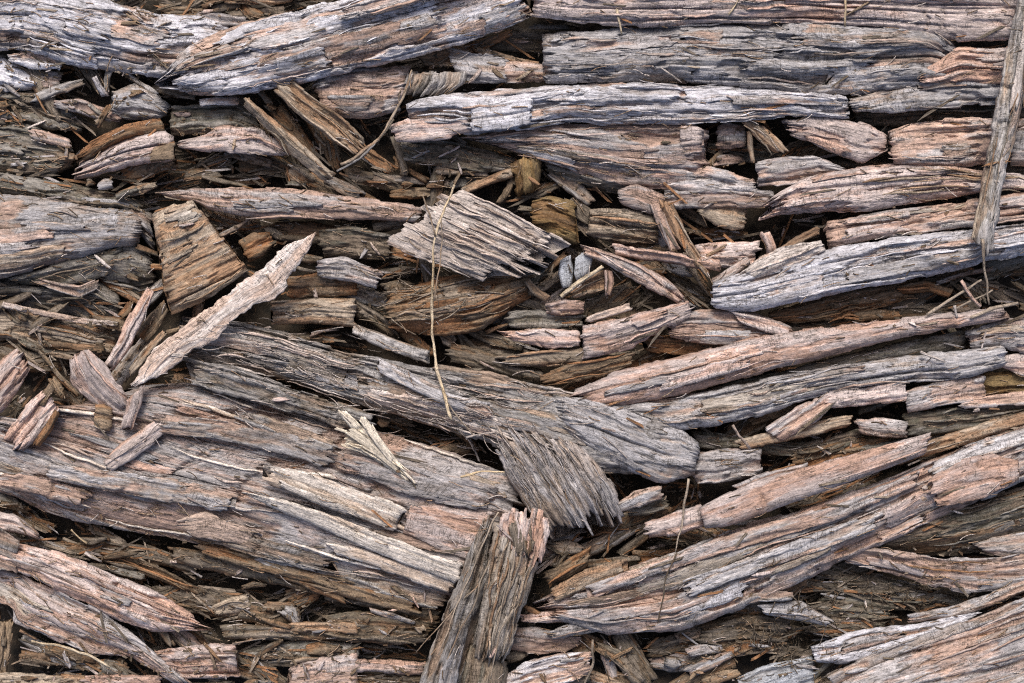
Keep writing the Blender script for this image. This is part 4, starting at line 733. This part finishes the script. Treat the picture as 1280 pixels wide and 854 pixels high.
tube('twig', [(742,800,96),(740,830,88),(728,860,80)], (1.6,1.4), 'tan', 'thin curved straw stem beside the blue-white chunk', 'grass stem')
tube('twig', [(1054,-20,112),(1058,12,110),(1056,34,106)], (2.2,1.4), 'straw', 'short straw blade hanging on the pink barkless log', 'grass stem')
tube('twig', [(772,12,108),(774,30,106),(775,44,104)], (1.6,1.2), 'straw', 'tiny straw blade bridging pink log and layered log', 'grass stem')
tube('twig', [(912,18,108),(920,4,110),(926,-10,112)], (1.6,1.0), 'straw', 'little straw bit stuck on the pink barkless log', 'grass stem')
tube('twig', [(88,664,60),(108,680,64)], (1.6,1.2), 'straw', 'pale straw bit in the dark split under fallen log', 'grass stem')
tube('twig', [(106,690,64),(128,702,64)], (2.0,1.6), 'pale', 'pale sliver beside the straw bit under the fallen log', 'grass stem')
tube('twig', [(40,802,80),(100,812,78),(138,836,70)], (1.4,1.6), 'straw', 'pale straw stem crossing below the lower grey-pink slab', 'grass stem')
tube('twig', [(575,597,118),(600,590,120),(632,590,122)], (1.4,1.0), 'straw', 'fine pale straw on the great log beside the knot', 'grass stem')
tube('twig', [(583,547,118),(604,543,118),(622,540,118)], (1.4,1.2), 'pale', 'fine pale straw lying over the knot top', 'grass stem')
# ------------------------------------------------------------------ fill: shards deep in the gaps, ground, litter
rsg = np.random.RandomState(5)
def height_at(x, y):
    return float(HM[int(np.clip(y + 200, 0, HM.shape[0] - 1)), int(np.clip(x + 200, 0, HM.shape[1] - 1))])
def near_flow(x, y):
    for r in (0, 12, 25, 45, 80):
        for a in np.linspace(0, 6.28, 8, endpoint=False):
            q = FLOW[int(np.clip(y + r * math.sin(a) + 200, 0, HM.shape[0] - 1)), int(np.clip(x + r * math.cos(a) + 200, 0, HM.shape[1] - 1))]
            if not np.isnan(q): return float(q)
    return 0.0
# shards in the gaps (only where little stands yet)
FILL = [('brown', 'small dark brown rotten shard lying deep in a gap between the logs', 'dark brown shards deep in the gaps', 4),
        ('orange', 'small orange-brown rotten shard lying deep in a gap between the logs', 'orange-brown shards deep in the gaps', 2),
        ('tan', 'small tan wood shard lying deep in a gap between the logs', 'tan shards deep in the gaps', 1),
        ('moss', 'small mossy grey-black shard lying deep in a gap between the logs', 'mossy shards deep in the gaps', 1),
        ('fibre', 'small stringy grey-brown shard lying deep in a gap between the logs', 'grey-brown shards deep in the gaps', 1),
        ('pinkgrey', 'small pinkish shard lying deep in a gap between the logs', 'pinkish shards deep in the gaps', .4)]
FW = np.array([f[3] for f in FILL], float); FW /= FW.sum()
def shards(n, limit, lo, hi, wlo, whi, zlo, zhi):
    placed = tries = 0
    while placed < n and tries < 30000:
        tries += 1
        x, y = rsg.uniform(-25, 1305), rsg.uniform(-25, 879)
        if height_at(x, y) > limit or (1000 < x < 1215 and 715 < y < 800 and zlo > 35): continue
        a = near_flow(x, y) + rsg.normal(0, .28); ln = rsg.uniform(lo, hi); w = rsg.uniform(wlo, whi)
        c, s_ = math.cos(a), math.sin(a)
        def pt(q, t): return (x + c * q - s_ * t, y + s_ * q + c * t)
        zt = max(rsg.uniform(zlo, zhi), height_at(x, y) + 6); dz = rsg.uniform(-7, 7)
        A = [pt(-ln / 2, -w / 2), pt(0, -w / 2 + rsg.normal(0, 2)), pt(ln / 2, -w / 2 * rsg.uniform(.2, 1))]
        B = [pt(-ln / 2, w / 2 * rsg.uniform(.4, 1)), pt(0, w / 2 + rsg.normal(0, 2)), pt(ln / 2, w / 2 * rsg.uniform(.3, 1))]
        kd, lb, gr, _ = FILL[rsg.choice(len(FILL), p=FW)]
        P('wood_shard', 'wood shard', kd, lb, 'F', A, B, (zt + dz, zt - dz), 12, spl=0, group=gr, jag=(rsg.uniform(4, 12), rsg.uniform(4, 12)), du=4, dv=1.8)
        placed += 1
    return placed, tries
print("gap shards", shards(110, 18, 40, 110, 12, 26, 30, 52), shards(100, 46, 25, 80, 7, 15, 42, 60), shards(70, 56, 15, 50, 4, 9, 50, 68), round(time.time() - T0, 1))

# loose chips lying on top
CHIP = [(k, f'tiny loose {c} wood chip scattered over the heap', f'tiny {c} chips on the heap') for k, c in
        (('pinkgrey', 'grey-pink'), ('tan', 'tan'), ('grey', 'grey'), ('pale', 'pale'), ('orange', 'orange-brown'), ('brown', 'dark brown'), ('pink', 'pink'))]
placed = 0; tries = 0
while placed < 120 and tries < 8000:
    tries += 1
    x, y = rsg.uniform(5, 1275), rsg.uniform(5, 850)
    h0 = height_at(x, y)
    win = HM[int(y + 200) - 7:int(y + 200) + 8, int(x + 200) - 7:int(x + 200) + 8]
    dark = h0 < 74
    if not dark and rsg.rand() < .97: continue
    if win.max() - win.min() > 26: continue
    a = near_flow(x, y) + rsg.normal(0, .7 if dark else .3); ln = rsg.uniform(12, 36); w = rsg.uniform(2.5, 6)
    c, s_ = math.cos(a), math.sin(a)
    def pt(q, t): return (x + c * q - s_ * t, y + s_ * q + c * t)
    A = [pt(-ln / 2, -w / 2), pt(0, -w / 2), pt(ln / 2, -w / 2 * rsg.uniform(.1, 1))]
    B = [pt(-ln / 2, w / 2 * rsg.uniform(.2, 1)), pt(0, w / 2), pt(ln / 2, w / 2 * rsg.uniform(.2, 1))]
    zt = float(np.percentile(win, 75)) + 3.5; dz = rsg.uniform(-3, 3)
    kd, lb, gr = CHIP[rsg.randint(len(CHIP))]
    P('loose_chip', 'wood chip', kd, lb, 'F', A, B, (zt + dz, zt - dz), 5, spl=0, group=gr, jag=(7, 7), du=2.5, dv=1.0, plates=0, rough=.7, edge=.5, grow=0)
    placed += 1
print("chips", placed, round(time.time() - T0, 1))

# fine litter nobody could count: crumbs and hair-thin fibres resting on whatever lies below
def scatter_fibres(name, label, kind, n, seed, area=None, lo=6, hi=22, rad=0.55, prefer_low=False, spread=.6, curl=0.0, up=3):
    rs = np.random.RandomState(seed); V = []; F = []; UV = []; base = 0; k = 0; t_ = 0
    while k < n and t_ < n * 30:
        t_ += 1
        if area is None: x, y = rs.uniform(-10, 1290), rs.uniform(-10, 864)
        else:
            q = area[rs.randint(len(area))]; x, y = rs.normal(q[0], q[2]), rs.normal(q[1], q[3])
        h0 = height_at(x, y)
        if prefer_low and h0 > 88 and rs.rand() < .8: continue
        a = near_flow(x, y) + rs.normal(0, spread); ln = rs.uniform(lo, hi); m = 5 if curl == 0 else 9
        tt = np.linspace(-.5, .5, m); aa = a + tt * rs.normal(0, .5 + curl)
        xs = x + np.cumsum(np.cos(aa)) * ln / m - math.cos(a) * ln / 2; ys = y + np.cumsum(np.sin(aa)) * ln / m - math.sin(a) * ln / 2
        hs = np.array([height_at(u, v) for u, v in zip(xs, ys)])
        if hs.max() - hs.min() > 22 and curl == 0: continue
        zs = np.linspace(max(hs[0], hs.mean()), max(hs[-1], hs.mean()), m) + rs.uniform(.5, up) + (rs.uniform(0, 8) * (.25 - tt ** 2) * 4 if curl else 0)
        r = rad * rs.uniform(.7, 1.5)
        dx, dy = np.gradient(xs), np.gradient(ys); d = np.hypot(dx, dy) + 1e-6; nx, ny = -dy / d * r, dx / d * r
        ring = np.stack([to_world(xs - nx, ys - ny, zs), to_world(xs + nx, ys + ny, zs), to_world(xs, ys, zs + r * 1.5)], 1)
        V.append(ring.reshape(-1, 3)); idx = base + np.arange(m * 3).reshape(m, 3); nn = np.roll(idx, -1, 1)
        F.append(np.stack([idx[:-1], nn[:-1], nn[1:], idx[1:]], -1).reshape(-1, 4)); base += m * 3
        UV.append(np.tile(rs.uniform(0, 60, 2), (m * 3, 1)) + np.repeat(tt, 3)[:, None] * .2); k += 1
    V = np.concatenate(V); Vc, c = recentre(V)
    me = make_mesh(name, Vc, np.concatenate(F), np.concatenate(UV), np.zeros(len(V)), (), M[kind])
    ob = link(name, me); ob.location = c; ob["kind"] = "stuff"; ob["label"] = label; ob["category"] = "litter"
def scatter_crumbs(name, label, kind, n, seed, lo=1.2, hi=3.6, el=(1, 2.4), spread=.7, top=64):
    rs = np.random.RandomState(seed)
    base8 = np.array([(-1,-1,-1),(1,-1,-1),(1,1,-1),(-1,1,-1),(-1,-1,1),(1,-1,1),(1,1,1),(-1,1,1)], float)
    f8 = np.array([(0,3,2,1),(4,5,6,7),(0,1,5,4),(1,2,6,5),(2,3,7,6),(3,0,4,7)])
    V = []; F = []; UV = []; k = 0; t_ = 0
    while k < n and t_ < n * 20:
        t_ += 1; x, y = rs.uniform(-10, 1290), rs.uniform(-10, 864); h0 = height_at(x, y)
        if h0 > top and rs.rand() < .985: continue
        if vn(np.array(x / 60.), np.array(y / 60.), 3) < .45 and rs.rand() < .7: continue
        r = rs.uniform(lo, hi); a = near_flow(x, y) + rs.normal(0, spread)
        b = base8 * (1 + rs.uniform(-.45, .3, (8, 3))) * [r * rs.uniform(*el), r * .7, r * .5]
        X = x + b[:, 0] * math.cos(a) - b[:, 1] * math.sin(a); Y = y + b[:, 0] * math.sin(a) + b[:, 1] * math.cos(a)
        V.append(to_world(X, Y, h0 + r * .35 + b[:, 2])); F.append(f8 + 8 * k); UV.append(np.tile(rs.uniform(0, 60, 2), (8, 1)) + b[:, :2] / 100); k += 1
    V = np.concatenate(V); Vc, c = recentre(V)
    F = np.concatenate(F)[:, ::-1]
    me = make_mesh(name, Vc, F, np.concatenate(UV), np.full(len(V), .4), (), M[kind], smooth=False)
    ob = link(name, me); ob.location = c; ob["kind"] = "stuff"; ob["label"] = label; ob["category"] = "litter"
scatter_crumbs('brown_crumbs', 'fine brown wood crumbs strewn through the heap', 'brown', 1500, 11, .7, 2.2)
scatter_crumbs('tan_crumbs', 'fine tan wood crumbs strewn through the heap', 'tan', 600, 12, .6, 1.8)
scatter_crumbs('grey_crumbs', 'fine pale grey wood crumbs strewn through the heap', 'pinkgrey', 350, 13, .6, 1.5)
for kd, cn, nn in (('brown', 'dark brown', 900), ('tan', 'tan', 330), ('orange', 'orange-brown', 420), ('pinkgrey', 'pinkish', 130)):
    scatter_crumbs('slivers', f'thin {cn} wood slivers packed in the gaps of the heap', kd, nn, 30 + nn, .9, 2.4, el=(4, 12), spread=.3, top=46)
scatter_fibres('dark_fibres', 'hair-thin dark wood fibres lying over the heap', 'brown', 800, 21, prefer_low=True, spread=.3)
scatter_fibres('tan_fibres', 'hair-thin tan wood fibres lying over the heap', 'tan', 800, 22, lo=8, hi=30, spread=.3, prefer_low=True)
scatter_fibres('pale_fibres', 'hair-thin pale wood fibres lying over the heap', 'pale', 420, 23, spread=.3, lo=6, hi=26, rad=.5)
scatter_fibres('root_hairs', 'tangled pale rootlets in the mossy hollow under the arched slab', 'brown', 90, 24,
               area=[(1060,745,40,16), (1030,770,25,16), (960,795,30,16), (990,800,25,14), (1120,740,30,8)], lo=10, hi=34, rad=.55, spread=1.2, curl=.9, up=4)
scatter_fibres('torn_fibres', 'torn tan fibres under the pale torn plate', 'tan', 30, 25, area=[(520,375,28,18), (580,380,40,18), (500,350,14,14)], lo=20, hi=55, rad=.8, spread=.25, curl=.05, up=9)
scatter_fibres('frayed_fibres', 'frayed straw fibres along the great fallen log', 'pale', 170, 26, area=[(430,480,90,30), (330,440,60,25), (640,530,60,30), (560,520,60,25)], lo=14, hi=46, rad=.65, spread=.15, curl=.05, up=4)
# ground: one sheet to beyond anything seen, finely rough under the heap
def ground():
    n = 320; g = np.linspace(-1, 1, n); g = np.sign(g) * np.abs(g) ** 3 * 7600 + g * 900
    X, Y = np.meshgrid(g + 640, g + 427, indexing='ij')
    Z = 5 * fbm(X / 60, Y / 60, 900, 4) + 2 * fbm(X / 8, Y / 8, 901, 2) + 1
    V = np.stack([(X - CW / 2) * S, (CH / 2 - Y) * S, Z * S], -1).reshape(-1, 3)
    idx = np.arange(n * n).reshape(n, n)
    F = np.stack([idx[:-1, :-1], idx[:-1, 1:], idx[1:, 1:], idx[1:, :-1]], -1).reshape(-1, 4)
    m = bpy.data.materials.new("dark_soil"); m.use_nodes = True; nt = m.node_tree
    bs = nt.nodes["Principled BSDF"]; bs.inputs["Roughness"].default_value = .95
    tc = nd(nt, "ShaderNodeTexCoord"); no = nd(nt, "ShaderNodeTexNoise"); no.inputs["Scale"].default_value = 90; no.inputs["Detail"].default_value = 6
    nt.links.new(tc.outputs["Object"], no.inputs["Vector"])
    cr = nd(nt, "ShaderNodeValToRGB"); cr.color_ramp.elements[0].color = (.010, .008, .005, 1); cr.color_ramp.elements[1].color = (.05, .035, .022, 1)
    cr.color_ramp.elements[0].position = .35; cr.color_ramp.elements[1].position = .7
    nt.links.new(no.outputs[0], cr.inputs[0]); nt.links.new(cr.outputs[0], bs.inputs["Base Color"])
    bp = nd(nt, "ShaderNodeBump"); bp.inputs["Distance"].default_value = .004; nt.links.new(no.outputs[0], bp.inputs["Height"]); nt.links.new(bp.outputs[0], bs.inputs["Normal"])
    me = make_mesh("ground", V, F, None, None, (), m); ob = link("ground", me); ob["kind"] = "structure"; ob["label"] = "dark crumbly soil under the heap of rotten wood"; ob["category"] = "ground"
ground()
for ob in bpy.data.objects:
    for k in ("_c", "_o"):
        if k in ob: del ob[k]
print("tris", sum(sum(len(p.vertices) - 2 for p in me.polygons) for me in bpy.data.meshes) if False else sum(len(me.loops) - 2 * len(me.polygons) for me in bpy.data.meshes), "objects", len(bpy.data.objects), "time", round(time.time() - T0, 1))
